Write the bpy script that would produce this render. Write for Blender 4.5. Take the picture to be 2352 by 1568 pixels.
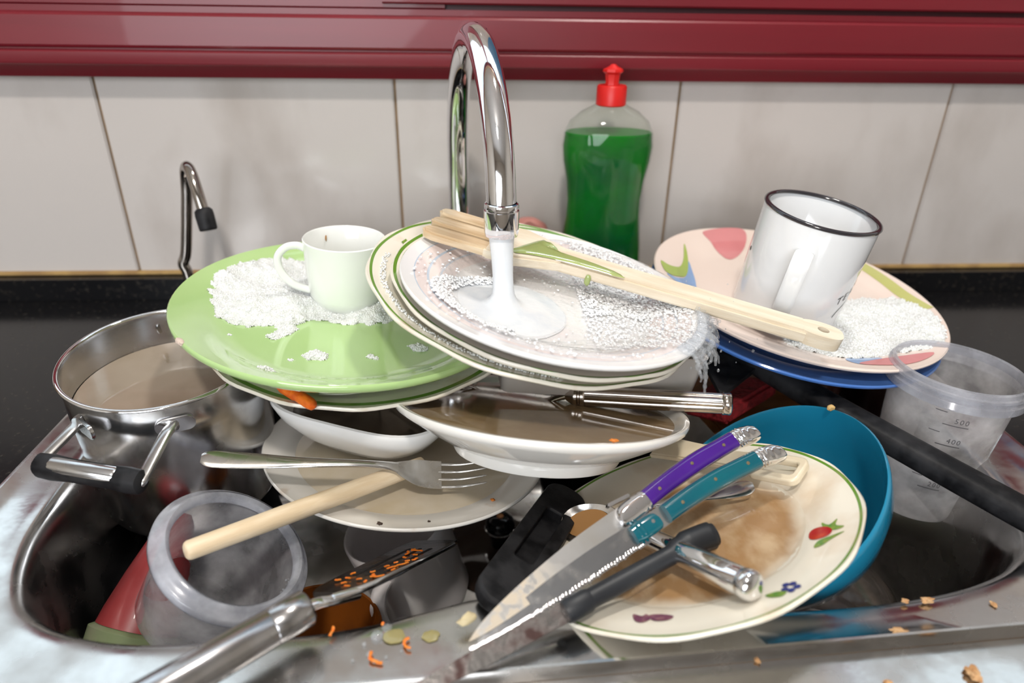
import bpy, bmesh, math, random
from math import pi, sin, cos, radians
from mathutils import Vector, Matrix, noise
random.seed(7)
S = bpy.context.scene
COL = S.collection
for o in list(bpy.data.objects):
    bpy.data.objects.remove(o)

# ------------------------------------------------------------------ camera
cam_d = bpy.data.cameras.new('camera'); cam = bpy.data.objects.new('camera', cam_d); COL.objects.link(cam)
cam_d.sensor_width = 36; cam_d.lens = 24; cam_d.clip_start = .01
pit, yaw, rol = radians(26.82), radians(3.80), radians(.89)
fwd = Vector((sin(yaw)*cos(pit), cos(yaw)*cos(pit), -sin(pit)))
rgt = Vector((cos(yaw), -sin(yaw), 0)); upv = rgt.cross(fwd)
r2 = rgt*cos(rol)+upv*sin(rol); u2 = upv*cos(rol)-rgt*sin(rol)
cam.matrix_world = Matrix(((r2.x, u2.x, -fwd.x, 0), (r2.y, u2.y, -fwd.y, 0), (r2.z, u2.z, -fwd.z, .30), (0, 0, 0, 1)))
cam_d.dof.use_dof = True; cam_d.dof.focus_distance = .47; cam_d.dof.aperture_fstop = 4.2
S.camera = cam

# ------------------------------------------------------------------ world, lights, exposure
S.view_settings.view_transform = 'Standard'; S.view_settings.look = 'None'
S.view_settings.gamma = 1; S.view_settings.use_curve_mapping = False
S.view_settings.exposure = 0.0
W = bpy.data.worlds.new('sky'); S.world = W; W.use_nodes = True
wn = W.node_tree.nodes; wl = W.node_tree.links
bg = wn['Background']; bg.inputs[0].default_value = (.80, .90, 1.0, 1); bg.inputs[1].default_value = 2.3

def area(name, loc, target, size, energy, color, sy=None):
    d = bpy.data.lights.new(name, 'AREA'); d.energy = energy; d.color = color
    d.shape = 'RECTANGLE' if sy else 'DISK'; d.size = size
    if sy: d.size_y = sy
    o = bpy.data.objects.new(name, d); COL.objects.link(o)
    o.location = loc; o.rotation_euler = (Vector(target)-Vector(loc)).to_track_quat('-Z', 'Y').to_euler()
    return o
area('ceiling_lamp', (.34, .52, 1.50), (.15, .38, 0), .14, 9, (1, .96, .90))
area('room_lamp', (-.05, -.52, 1.48), (.05, .45, 0), .14, 14, (1, .94, .87))
area('front_fill_light', (-.5, -1.55, .55), (0, .4, .05), 1.5, 36, (.90, .95, 1), .9)  # cool fill added from the camera side; wall_front has no window
pt = area('window_portal', (.1, .80, .80), (.1, 0, .80), 2.2, 1, (1, 1, 1), .9)
pt.data.cycles.is_portal = True
cy = S.cycles
cy.max_bounces = 9; cy.diffuse_bounces = 4; cy.glossy_bounces = 5; cy.transmission_bounces = 8; cy.transparent_max_bounces = 12
cy.caustics_reflective = True; cy.caustics_refractive = False; cy.sample_clamp_indirect = 4; cy.blur_glossy = 1.0
cy.use_denoising = True

# ------------------------------------------------------------------ materials
def mat(name, col, rough=.4, metal=0., trans=0., ior=1.45, col2=None, nscale=20, nlo=.4, nhi=.6, bump=0., bscale=60,
        coat=0., sub=0., rough2=None, detail=4, stretch=None, btype='noise', alpha=1., emit=None, spec=.5):
    m = bpy.data.materials.new(name); m.use_nodes = True
    nt = m.node_tree; N = nt.nodes; L = nt.links; b = N['Principled BSDF']
    b.inputs['Base Color'].default_value = (*col, 1); b.inputs['Roughness'].default_value = rough
    b.inputs['Metallic'].default_value = metal; b.inputs['Transmission Weight'].default_value = trans
    b.inputs['IOR'].default_value = ior; b.inputs['Coat Weight'].default_value = coat
    b.inputs['Specular IOR Level'].default_value = spec
    b.inputs['Alpha'].default_value = alpha
    if sub:
        b.inputs['Subsurface Weight'].default_value = sub; b.inputs['Subsurface Radius'].default_value = (.01, .01, .01); b.inputs['Subsurface Scale'].default_value = .3
    tc = N.new('ShaderNodeTexCoord'); src = tc.outputs['Object']
    if stretch:
        mp = N.new('ShaderNodeMapping'); mp.inputs['Scale'].default_value = stretch; L.new(src, mp.inputs[0]); src = mp.outputs[0]
    n1 = N.new('ShaderNodeTexNoise'); n1.inputs['Scale'].default_value = nscale; n1.inputs['Detail'].default_value = detail
    L.new(src, n1.inputs['Vector'])
    rp = N.new('ShaderNodeMapRange'); rp.inputs['From Min'].default_value = nlo; rp.inputs['From Max'].default_value = nhi
    L.new(n1.outputs['Fac'], rp.inputs['Value'])
    if col2 is None: col2 = tuple(c*.93 for c in col)
    mx = N.new('ShaderNodeMix'); mx.data_type = 'RGBA'; mx.inputs[6].default_value = (*col, 1); mx.inputs[7].default_value = (*col2, 1)
    L.new(rp.outputs[0], mx.inputs[0]); L.new(mx.outputs[2], b.inputs['Base Color'])
    if rough2 is not None:
        mr = N.new('ShaderNodeMapRange'); mr.inputs['From Min'].default_value = nlo; mr.inputs['From Max'].default_value = nhi
        mr.inputs['To Min'].default_value = rough; mr.inputs['To Max'].default_value = rough2
        L.new(n1.outputs['Fac'], mr.inputs['Value']); L.new(mr.outputs[0], b.inputs['Roughness'])
    if bump:
        if btype == 'noise':
            n2 = N.new('ShaderNodeTexNoise'); out = n2.outputs['Fac']; n2.inputs['Detail'].default_value = 3
        else:
            n2 = N.new('ShaderNodeTexVoronoi'); out = n2.outputs['Distance']
        n2.inputs['Scale'].default_value = bscale; L.new(src, n2.inputs['Vector'])
        bp = N.new('ShaderNodeBump'); bp.inputs['Strength'].default_value = bump; bp.inputs['Distance'].default_value = .002
        if btype != 'noise': bp.invert = True
        L.new(out, bp.inputs['Height']); L.new(bp.outputs[0], b.inputs['Normal'])
    m['p'] = 1
    return m

def radial_mat(name, R, stops, rough=.12, stain=None, stain_lo=.55, stain_hi=.75, stain_scale=30, coat=.3):
    """glazed plate: printed bands by distance from the plate's axis, faint food stain on top; stops = [(r, color)] constant bands"""
    m = mat(name, stops[0][1], rough, coat=coat)
    nt = m.node_tree; N = nt.nodes; L = nt.links; b = N['Principled BSDF']
    tc = N.new('ShaderNodeTexCoord'); sp = N.new('ShaderNodeSeparateXYZ'); L.new(tc.outputs['Object'], sp.inputs[0])
    cb = N.new('ShaderNodeCombineXYZ'); L.new(sp.outputs[0], cb.inputs[0]); L.new(sp.outputs[1], cb.inputs[1])
    ln = N.new('ShaderNodeVectorMath'); ln.operation = 'LENGTH'; L.new(cb.outputs[0], ln.inputs[0])
    dv = N.new('ShaderNodeMath'); dv.operation = 'DIVIDE'; dv.inputs[1].default_value = R*1.05; L.new(ln.outputs['Value'], dv.inputs[0])
    cr = N.new('ShaderNodeValToRGB'); cr.color_ramp.interpolation = 'CONSTANT'
    e = cr.color_ramp.elements
    e[0].position = 0; e[0].color = (*stops[0][1], 1); e.remove(e[1])
    for r, c in stops[1:]:
        q = e.new(r/(R*1.05)); q.color = (*c, 1)
    L.new(dv.outputs[0], cr.inputs[0]); out = cr.outputs[0]
    if stain:
        n = N.new('ShaderNodeTexNoise'); n.inputs['Scale'].default_value = stain_scale; n.inputs['Detail'].default_value = 5; L.new(tc.outputs['Object'], n.inputs['Vector'])
        rp = N.new('ShaderNodeMapRange'); rp.inputs['From Min'].default_value = stain_lo; rp.inputs['From Max'].default_value = stain_hi; rp.inputs['To Max'].default_value = .8; L.new(n.outputs['Fac'], rp.inputs['Value'])
        mx = N.new('ShaderNodeMix'); mx.data_type = 'RGBA'; L.new(rp.outputs[0], mx.inputs[0]); L.new(out, mx.inputs[6]); mx.inputs[7].default_value = (*stain, 1); out = mx.outputs[2]
    L.new(out, b.inputs['Base Color'])
    return m

def thin_clear(name, tint, gloss_rough=.08, haze=.12, hazecol=(.8, .82, .85), bump=0., bscale=150, hscale=45):
    """thin clear plastic or pane: light passes straight through a wall too thin to bend it, with fresnel gloss and a little milky haze"""
    m = bpy.data.materials.new(name); m.use_nodes = True; nt = m.node_tree; N = nt.nodes; L = nt.links
    for n in list(N):
        if n.type != 'OUTPUT_MATERIAL': N.remove(n)
    out = N['Material Output']
    t = N.new('ShaderNodeBsdfTransparent'); t.inputs[0].default_value = (*tint, 1)
    g = N.new('ShaderNodeBsdfGlossy'); g.inputs['Roughness'].default_value = gloss_rough
    d = N.new('ShaderNodeBsdfDiffuse'); d.inputs[0].default_value = (*hazecol, 1)
    tr = N.new('ShaderNodeBsdfTranslucent'); tr.inputs[0].default_value = (*hazecol, 1)
    ad = N.new('ShaderNodeMixShader'); ad.inputs[0].default_value = .5; L.new(d.outputs[0], ad.inputs[1]); L.new(tr.outputs[0], ad.inputs[2])
    tc = N.new('ShaderNodeTexCoord'); nz = N.new('ShaderNodeTexNoise'); nz.inputs['Scale'].default_value = hscale; nz.inputs['Detail'].default_value = 6
    L.new(tc.outputs['Object'], nz.inputs['Vector'])
    rp = N.new('ShaderNodeMapRange'); rp.inputs['From Min'].default_value = .35; rp.inputs['From Max'].default_value = .75
    rp.inputs['To Min'].default_value = haze*.6; rp.inputs['To Max'].default_value = haze*1.7; L.new(nz.outputs['Fac'], rp.inputs['Value'])
    m1 = N.new('ShaderNodeMixShader'); L.new(rp.outputs[0], m1.inputs[0]); L.new(t.outputs[0], m1.inputs[1]); L.new(ad.outputs[0], m1.inputs[2])
    fr = N.new('ShaderNodeFresnel'); ge = N.new('ShaderNodeNewGeometry'); io = N.new('ShaderNodeMapRange')
    io.inputs['To Min'].default_value = 1.45; io.inputs['To Max'].default_value = 1/1.45   # same reflectance from either side of the wall
    L.new(ge.outputs['Backfacing'], io.inputs['Value']); L.new(io.outputs[0], fr.inputs[0])
    if bump:
        bt = N.new('ShaderNodeTexNoise'); bt.inputs['Scale'].default_value = bscale; bt.inputs['Detail'].default_value = 3; L.new(tc.outputs['Object'], bt.inputs['Vector'])
        bp = N.new('ShaderNodeBump'); bp.inputs['Strength'].default_value = bump; bp.inputs['Distance'].default_value = .002
        L.new(bt.outputs['Fac'], bp.inputs['Height'])
        for q in (g, d, tr, fr): L.new(bp.outputs[0], q.inputs['Normal'])
    m2 = N.new('ShaderNodeMixShader'); L.new(fr.outputs[0], m2.inputs[0]); L.new(m1.outputs[0], m2.inputs[1]); L.new(g.outputs[0], m2.inputs[2])
    L.new(m2.outputs[0], out.inputs['Surface'])
    return m

# ------------------------------------------------------------------ building helpers
def tag(o, label=None, cat=None, group=None, kind=None):
    if label: o['label'] = label
    if cat: o['category'] = cat
    if group: o['group'] = group
    if kind: o['kind'] = kind
    return o
def empty(name, label, cat, M=None, group=None, kind=None):
    o = bpy.data.objects.new(name, None); COL.objects.link(o); o.empty_display_size = .02
    if M is not None: o.matrix_world = M
    return tag(o, label, cat, group, kind)
def finish(me, mats, angle=40):
    if not isinstance(mats, (list, tuple)): mats = [mats]
    for m in mats: me.materials.append(m)
    me.polygons.foreach_set('use_smooth', [True]*len(me.polygons))
    me.set_sharp_from_angle(angle=radians(angle)); me.update()
def mesh(name, geo, m, parent=None, M=None, angle=40):
    v, f = geo
    me = bpy.data.meshes.new(name); me.from_pydata([tuple(p) for p in v], [], f)
    bm = bmesh.new(); bm.from_mesh(me); bmesh.ops.recalc_face_normals(bm, faces=bm.faces); bm.to_mesh(me); bm.free()
    finish(me, m, angle)
    o = bpy.data.objects.new(name, me); COL.objects.link(o)
    if parent: o.parent = parent
    if M is not None: o.matrix_local = M
    return o
def T(x, y, z): return Matrix.Translation((x, y, z))
def frame(c, n, spin=0.):
    n = Vector(n).normalized(); a = Vector((1, 0, 0)); a = (a-n*a.dot(n)).normalized(); b = n.cross(a)
    a, b = a*cos(spin)+b*sin(spin), b*cos(spin)-a*sin(spin)
    return Matrix(((a.x, b.x, n.x, c[0]), (a.y, b.y, n.y, c[1]), (a.z, b.z, n.z, c[2]), (0, 0, 0, 1)))
def stick(p0, p1, up=(0, 0, 1), roll=0.):
    """frame with x from p0 towards p1, z close to up"""
    p0 = Vector(p0); x = (Vector(p1)-p0).normalized(); z = Vector(up); z = (z-x*z.dot(x)).normalized(); y = z.cross(x)
    y, z = y*cos(roll)+z*sin(roll), z*cos(roll)-y*sin(roll)
    return Matrix(((x.x, y.x, z.x, p0.x), (x.y, y.y, z.y, p0.y), (x.z, y.z, z.z, p0.z), (0, 0, 0, 1)))
def join(*gs):
    V, F = [], []
    for v, f in gs:
        k = len(V); V += list(v); F += [tuple(i+k for i in q) for q in f]
    return V, F
def lathe(prof, seg=72, sx=1., sy=1., wave=None):
    V, F, rows = [], [], []
    for r, z in prof:
        if r <= 1e-7:
            rows.append([len(V)]); V.append((0, 0, z))
        else:
            row = []
            for k in range(seg):
                a = 2*pi*k/seg; q = r*(wave(a, r) if wave else 1.)
                row.append(len(V)); V.append((q*cos(a)*sx, q*sin(a)*sy, z))
            rows.append(row)
    for A, B in zip(rows, rows[1:]):
        for k in range(seg):
            k2 = (k+1) % seg
            if len(A) == 1 and len(B) == 1: continue
            if len(A) == 1: F.append((A[0], B[k], B[k2]))
            elif len(B) == 1: F.append((A[k], B[0], A[k2]))
            else: F.append((A[k], B[k], B[k2], A[k2]))
    return V, F
def loft(rings, cap=True):
    V, F = [], []; n = len(rings[0])
    for r in rings: V += [tuple(p) for p in r]
    for i in range(len(rings)-1):
        for k in range(n):
            k2 = (k+1) % n; F.append((i*n+k, i*n+k2, (i+1)*n+k2, (i+1)*n+k))
    if cap: F.append(tuple(range(n))[::-1]); F.append(tuple((len(rings)-1)*n+k for k in range(n)))
    return V, F
def smooth_path(pts, n=8, closed=False):
    P = [Vector(p) for p in pts]; out = []; m = len(P)
    rng = range(m if closed else m-1)
    for i in rng:
        if closed: a, b, c, d = P[i-1], P[i], P[(i+1) % m], P[(i+2) % m]
        else: a, b, c, d = P[max(i-1, 0)], P[i], P[i+1], P[min(i+2, m-1)]
        for k in range(n):
            t = k/n
            out.append(.5*((2*b)+(c-a)*t+(2*a-5*b+4*c-d)*t*t+(3*b-a-3*c+d)*t**3))
    if not closed: out.append(P[-1])
    return out
def tube(path, rad, seg=12, up=(0, 0, 1), sq=None):
    """sweep; rad = number, list or (width, height) list; sq = superellipse exponent for boxy sections"""
    P = [Vector(p) for p in path]; n = len(P); rings = []; nrm = Vector(up); prev = None
    for i, p in enumerate(P):
        t = (P[min(i+1, n-1)]-P[max(i-1, 0)]).normalized()
        nrm = (nrm-t*nrm.dot(t))
        if nrm.length < 1e-6: nrm = t.orthogonal()
        nrm.normalize(); bn = t.cross(nrm)
        r = rad[i] if isinstance(rad, list) else rad
        w, h = r if isinstance(r, tuple) else (r, r)
        ring = []
        for k in range(seg):
            a = 2*pi*(k+.5)/seg; c, s = cos(a), sin(a)
            if sq: c, s = math.copysign(abs(c)**(2/sq), c), math.copysign(abs(s)**(2/sq), s)
            ring.append(p+bn*(w*c)+nrm*(h*s))
        rings.append(ring)
    return loft(rings)
def prism(outline, z0, z1, bevel=0., seg=2):
    bm = bmesh.new(); vs = [bm.verts.new((x, y, z0)) for x, y in outline]; f = bm.faces.new(vs)
    r = bmesh.ops.extrude_face_region(bm, geom=[f])
    bmesh.ops.translate(bm, vec=(0, 0, z1-z0), verts=[e for e in r['geom'] if isinstance(e, bmesh.types.BMVert)])
    bmesh.ops.recalc_face_normals(bm, faces=bm.faces)
    if bevel:
        ed = [e for e in bm.edges if abs(e.verts[0].co.z-e.verts[1].co.z) < 1e-7]
        bmesh.ops.bevel(bm, geom=ed, offset=bevel, segments=seg, affect='EDGES', clamp_overlap=True)
    bmesh.ops.triangulate(bm, faces=[f for f in bm.faces if len(f.verts) > 4])
    bm.verts.index_update(); g = ([tuple(v.co) for v in bm.verts], [tuple(v.index for v in f.verts) for f in bm.faces]); bm.free()
    return g
def box(sx, sy, sz, c=(0, 0, 0), bevel=0.):
    g = prism([(-sx/2, -sy/2), (sx/2, -sy/2), (sx/2, sy/2), (-sx/2, sy/2)], -sz/2, sz/2)
    if bevel:
        bm = bmesh.new(); vs = [bm.verts.new(v) for v in g[0]]
        for f in g[1]: bm.faces.new([vs[i] for i in f])
        bmesh.ops.bevel(bm, geom=list(bm.edges), offset=bevel, segments=2, affect='EDGES')
        bm.verts.index_update(); g = ([tuple(v.co) for v in bm.verts], [tuple(v.index for v in f.verts) for f in bm.faces]); bm.free()
    return [(x+c[0], y+c[1], z+c[2]) for x, y, z in g[0]], g[1]
def ring_plate(outer, inner, z0, z1):
    n = len(outer); V = [(x, y, z1) for x, y in outer]+[(x, y, z1) for x, y in inner]+[(x, y, z0) for x, y in outer]+[(x, y, z0) for x, y in inner]
    F = []
    for k in range(n):
        j = (k+1) % n
        F += [(k, j, n+j, n+k), (2*n+k, 3*n+k, 3*n+j, 2*n+j), (k, 2*n+k, 2*n+j, j), (n+k, n+j, 3*n+j, 3*n+k)]
    return V, F
def rrect(sx, sy, r, n=6, cx=0, cy=0):
    out = []
    for qx, qy, a0 in ((1, 1, 0), (-1, 1, 90), (-1, -1, 180), (1, -1, 270)):
        for k in range(n+1):
            a = radians(a0+90*k/n); out.append((cx+qx*(sx/2-r)+r*cos(a), cy+qy*(sy/2-r)+r*sin(a)))
    return out
def xf(g, M): return [tuple(M @ Vector(v)) for v in g[0]], g[1]
def blob(rx, ry, rz, seed=0, rough=.25, sub=2):
    bm = bmesh.new(); bmesh.ops.create_icosphere(bm, subdivisions=sub, radius=1)
    for v in bm.verts:
        k = 1+rough*noise.noise(v.co*1.7+Vector((seed*3.1, seed*1.7, 0)))*1.6
        v.co = Vector((v.co.x*rx, v.co.y*ry, v.co.z*rz))*k
    bm.verts.index_update(); g = ([tuple(v.co) for v in bm.verts], [tuple(v.index for v in f.verts) for f in bm.faces]); bm.free()
    return g
def interp(tab, r):
    for (r0, z0), (r1, z1) in zip(tab, tab[1:]):
        if r <= r1: return z0+(z1-z0)*(r-r0)/max(r1-r0, 1e-9)
    return tab[-1][1]
def decal(poly, hfn, lift=.0003, rings=7, sub=4):
    """flat print as a skin over a glazed surface: star-shaped outline, every point set on the surface"""
    P = []
    for i in range(len(poly)):
        a, b = poly[i], poly[(i+1) % len(poly)]
        for k in range(sub): P.append((a[0]+(b[0]-a[0])*k/sub, a[1]+(b[1]-a[1])*k/sub))
    cx = sum(p[0] for p in P)/len(P); cyy = sum(p[1] for p in P)/len(P); n = len(P)
    V = [(cx, cyy, hfn(cx, cyy)+lift)]; F = []
    for j in range(1, rings+1):
        t = j/rings
        for x, y in P:
            X, Y = cx+(x-cx)*t, cyy+(y-cyy)*t; V.append((X, Y, hfn(X, Y)+lift))
    for k in range(n): F.append((0, 1+k, 1+(k+1) % n))
    for j in range(rings-1):
        for k in range(n):
            a = 1+j*n; F.append((a+k, a+n+k, a+n+(k+1) % n, a+(k+1) % n))
    return V, F
def print_decal(poly, hfn, lift=.0003, n=5, cell=.004):
    """printed shape of any outline, smoothed, cut finely enough to follow the glaze"""
    P = smooth_path([(x, y, 0) for x, y in poly], n, True); bm = bmesh.new()
    bm.faces.new([bm.verts.new(p) for p in P]); bmesh.ops.triangulate(bm, faces=bm.faces)
    for _ in range(4):
        e = [q for q in bm.edges if q.calc_length() > cell]
        if not e: break
        bmesh.ops.subdivide_edges(bm, edges=e, cuts=1); bmesh.ops.triangulate(bm, faces=[f for f in bm.faces if len(f.verts) > 3])
    for v in bm.verts: v.co.z = hfn(v.co.x, v.co.y)+lift
    bm.verts.index_update(); g = ([tuple(v.co) for v in bm.verts], [tuple(v.index for v in f.verts) for f in bm.faces]); bm.free(); return g
def strip_decal(pts, width, hfn, lift=.0003):
    P = smooth_path([(x, y, 0) for x, y in pts], 6); V, F = [], []
    for i, p in enumerate(P):
        t = (P[min(i+1, len(P)-1)]-P[max(i-1, 0)]).normalized(); s = Vector((-t.y, t.x, 0))*width/2
        for q in (p+s, p, p-s): V.append((q.x, q.y, hfn(q.x, q.y)+lift))
    for i in range(len(P)-1):
        for j in range(2): F.append((i*3+j, i*3+3+j, i*3+4+j, i*3+1+j))
    return V, F
def mm(pts): return [(x/1000, y/1000) for x, y in pts]
def inside(p, poly):
    x, y = p; c = False; j = len(poly)-1
    for i in range(len(poly)):
        (xi, yi), (xj, yj) = poly[i], poly[j]
        if (yi > y) != (yj > y) and x < (xj-xi)*(y-yi)/(yj-yi)+xi: c = not c
        j = i
    return c
def edge_d(p, poly):
    d = 9; px, py = p
    for i in range(len(poly)):
        (ax, ay), (bx, by) = poly[i-1], poly[i]
        vx, vy = bx-ax, by-ay; t = max(0, min(1, ((px-ax)*vx+(py-ay)*vy)/(vx*vx+vy*vy+1e-12)))
        d = min(d, math.hypot(px-ax-vx*t, py-ay-vy*t))
    return d

# ------------------------------------------------------------------ material library
STEEL = mat('stainless_steel', (.60, .60, .61), .16, 1., col2=(.52, .51, .50), nscale=30, bump=.03, bscale=140, rough2=.28)
CHROME = mat('chrome', (.80, .80, .82), .05, 1., col2=(.72, .71, .70), nscale=60, nlo=.5, nhi=.8, rough2=.16)
CUTLERY = mat('cutlery_steel', (.66, .65, .64), .13, 1., col2=(.50, .47, .43), nscale=45, rough2=.30, bump=.02, bscale=200)
BLADE = mat('knife_blade', (.36, .37, .39), .20, 1., col2=(.32, .31, .30), nscale=70, nlo=.5, nhi=.75, rough2=.34, bump=.03, bscale=220)
GRIMY = mat('smeared_blade', (.62, .62, .62), .30, 1., col2=(.58, .57, .55), nscale=40, bump=.015, bscale=260)
def smear(m, x0, x1, col):
    """dried food on the part of the blade towards its tip"""
    N, L = m.node_tree.nodes, m.node_tree.links; b = N['Principled BSDF']; src = b.inputs['Base Color'].links[0].from_socket
    tc = N.new('ShaderNodeTexCoord'); sp = N.new('ShaderNodeSeparateXYZ'); L.new(tc.outputs['Object'], sp.inputs[0])
    g = N.new('ShaderNodeMapRange'); g.inputs['From Min'].default_value = x0; g.inputs['From Max'].default_value = x1; L.new(sp.outputs[0], g.inputs['Value'])
    nz = N.new('ShaderNodeTexNoise'); nz.inputs['Scale'].default_value = 130; nz.inputs['Detail'].default_value = 6; L.new(tc.outputs['Object'], nz.inputs['Vector'])
    th = N.new('ShaderNodeMapRange'); th.inputs['From Min'].default_value = .40; th.inputs['From Max'].default_value = .50; L.new(nz.outputs['Fac'], th.inputs['Value'])
    mu_ = N.new('ShaderNodeMath'); mu_.operation = 'MULTIPLY'; L.new(g.outputs[0], mu_.inputs[0]); L.new(th.outputs[0], mu_.inputs[1])
    mx = N.new('ShaderNodeMix'); mx.data_type = 'RGBA'; mx.inputs[7].default_value = (*col, 1); L.new(mu_.outputs[0], mx.inputs[0]); L.new(src, mx.inputs[6]); L.new(mx.outputs[2], b.inputs['Base Color'])
    iv = N.new('ShaderNodeMath'); iv.operation = 'SUBTRACT'; iv.inputs[0].default_value = 1; L.new(mu_.outputs[0], iv.inputs[1]); L.new(iv.outputs[0], b.inputs['Metallic'])
smear(GRIMY, .165, .190, (.50, .43, .34))
SINKM = mat('sink_steel', (.58, .57, .56), .15, 1., col2=(.47, .45, .43), nscale=26, nlo=.42, nhi=.68, rough2=.36, bump=.06, bscale=55, detail=7)
WHITE = mat('white_glaze', (.80, .80, .79), .10, coat=.4, col2=(.76, .75, .73), nscale=14)
BLACKP = mat('black_plastic', (.006, .006, .007), .48, spec=.16, col2=(.022, .022, .024), nscale=60, bump=.05, bscale=500)
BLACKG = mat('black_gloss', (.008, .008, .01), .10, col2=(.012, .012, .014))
GREENLINE = (.13, .27, .035)

# ------------------------------------------------------------------ the setting
TILE = mat('marbled_tile', (.55, .51, .485), .16, coat=.15, col2=(.43, .385, .355), nscale=8, nlo=.50, nhi=.70, stretch=(1, 1, .55), detail=8)
GROUT = mat('brown_grout', (.30, .20, .12), .85, col2=(.22, .15, .09), bump=.3, bscale=300)
PAINT = mat('room_paint', (.62, .58, .52), .8)
FLOORM = mat('floor_tiles', (.28, .22, .17), .5)
RED = mat('red_lacquer', (.165, .010, .018), .34, coat=.15, col2=(.145, .009, .016), nscale=10, stretch=(.3, 1, 4))
REDD = mat('dark_groove_red', (.045, .004, .008), .5)  # darker red for the groove below the sash
GRANITE = mat('black_granite', (.006, .006, .007), .18, spec=.30, col2=(.020, .017, .014), nscale=190, nlo=.56, nhi=.70, detail=6, rough2=.30)
SEAL = mat('yellowed_silicone', (.42, .27, .10), .5, col2=(.30, .18, .07), nscale=40)

def struct(name, g, m, parent=None, angle=40):
    o = mesh(name, g, m, parent, angle=angle)
    if parent is None: o['kind'] = 'structure'
    return o
WX0, WX1, WZ0, WZ1 = -1.05, 1.25, .235, 1.20
def slab(x0, x1, y0, y1, z0, z1): return box(x1-x0, y1-y0, z1-z0, ((x0+x1)/2, (y0+y1)/2, (z0+z1)/2))
wall = struct('wall_back', join(slab(-1.5, 1.7, .7235, .76, -.90, WZ0), slab(-1.5, 1.7, .7235, .76, WZ1, 1.55),
                                slab(-1.5, WX0, .7235, .76, WZ0, WZ1), slab(WX1, 1.7, .7235, .76, WZ0, WZ1)), GROUT)
TW = .2870
for i in range(-3, 5):
    x0 = -.0723+i*TW; a, b = max(x0+.0014, -1.05), min(x0+TW-.0014, 1.25)
    mesh('tile', box(b-a, .012, .2075, ((a+b)/2, .7261, .1295), .0012), TILE, wall)
struct('wall_left', slab(-1.56, -1.5, -1.7, .76, -.9, 1.55), PAINT)
struct('wall_right', slab(1.7, 1.76, -1.7, .76, -.9, 1.55), PAINT)
struct('wall_front', slab(-1.56, 1.76, -1.76, -1.7, -.9, 1.55), PAINT)
struct('ceiling', slab(-1.56, 1.76, -1.76, .76, 1.55, 1.60), mat('ceiling_paint', (.75, .74, .72), .9))
struct('floor', slab(-1.56, 1.76, -1.76, .76, -.96, -.90), FLOORM)

# window over the sink: red lacquered frame, a fixed light on the left, a sliding sash on the right
win = empty('window_1', None, None, kind='structure')
def rail(name, prof, x0, x1, m=RED, parent=win):
    return mesh(name, loft([[(x0, y, z) for y, z in prof], [(x1, y, z) for y, z in prof]]), m, parent, angle=25)
rail('sill_rail', [(.74, .2285), (.703, .2272), (.6990, .2280), (.6905, .2385), (.6885, .2400), (.6880, .2415), (.6880, .2500), (.6890, .2512), (.6915, .2520), (.6915, .2532), (.6890, .2542),
                   (.6880, .2560), (.6885, .2800), (.6900, .2818), (.6960, .2830), (.6960, .2880),
                   (.74, .2880)], WX0-.02, WX1+.02)
rail('fixed_rail', [(.74, .2880), (.6990, .2880), (.6975, .2895), (.6975, .3250), (.702, .3275), (.74, .3275)], WX0-.02, -.02)
rail('sash_rail', [(.735, .2925), (.6925, .2925), (.6905, .2940), (.6900, .3320), (.695, .3350), (.735, .3350)], -.076, WX1+.02)
rail('sash_track', [(.735, .2880), (.703, .2880), (.703, .2925), (.735, .2925)], -.076, WX1+.02, REDD)
rail('top_rail', [(.74, WZ1-.05), (.69, WZ1-.05), (.69, WZ1+.01), (.74, WZ1+.01)], WX0-.02, WX1+.02)
for x0, x1 in ((WX0-.02, WX0+.045), (-.076, -.040), (.55, .60), (WX1-.045, WX1+.02)):
    mesh('stile', slab(x0, x1, .693, .738, .3275 if x0 < -.2 else .334, WZ1-.05), RED, win)
PANE = thin_clear('window_glass', (.96, .98, .97), .02, .01)
mesh('pane', slab(WX0+.04, -.088, .716, .720, .3265, WZ1-.045), PANE, win)
mesh('pane', slab(-.046, .555, .712, .716, .3340, WZ1-.045), PANE, win)
mesh('pane', slab(.595, WX1-.04, .712, .716, .3340, WZ1-.045), PANE, win)

# unseen pinkish slab and blue panel outside, added to tint the steel rim's reflections
ext = struct('reflection_slab', slab(-.72, 3.2, 1.62, 1.70, -1.5, 1.93), mat('reflection_pinkish', (.46, .34, .28), .9, col2=(.40, .30, .24), nscale=6, bump=.3, bscale=40))
mesh('reflection_panel', join(slab(.36, 1.27, 1.60, 1.62, .2, 1.88), *[slab(.40, 1.23, 1.585, 1.60, .24+.09*k, .31+.09*k) for k in range(18)]), mat('reflection_blue', (.03, .12, .22), .5), ext)

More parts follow.
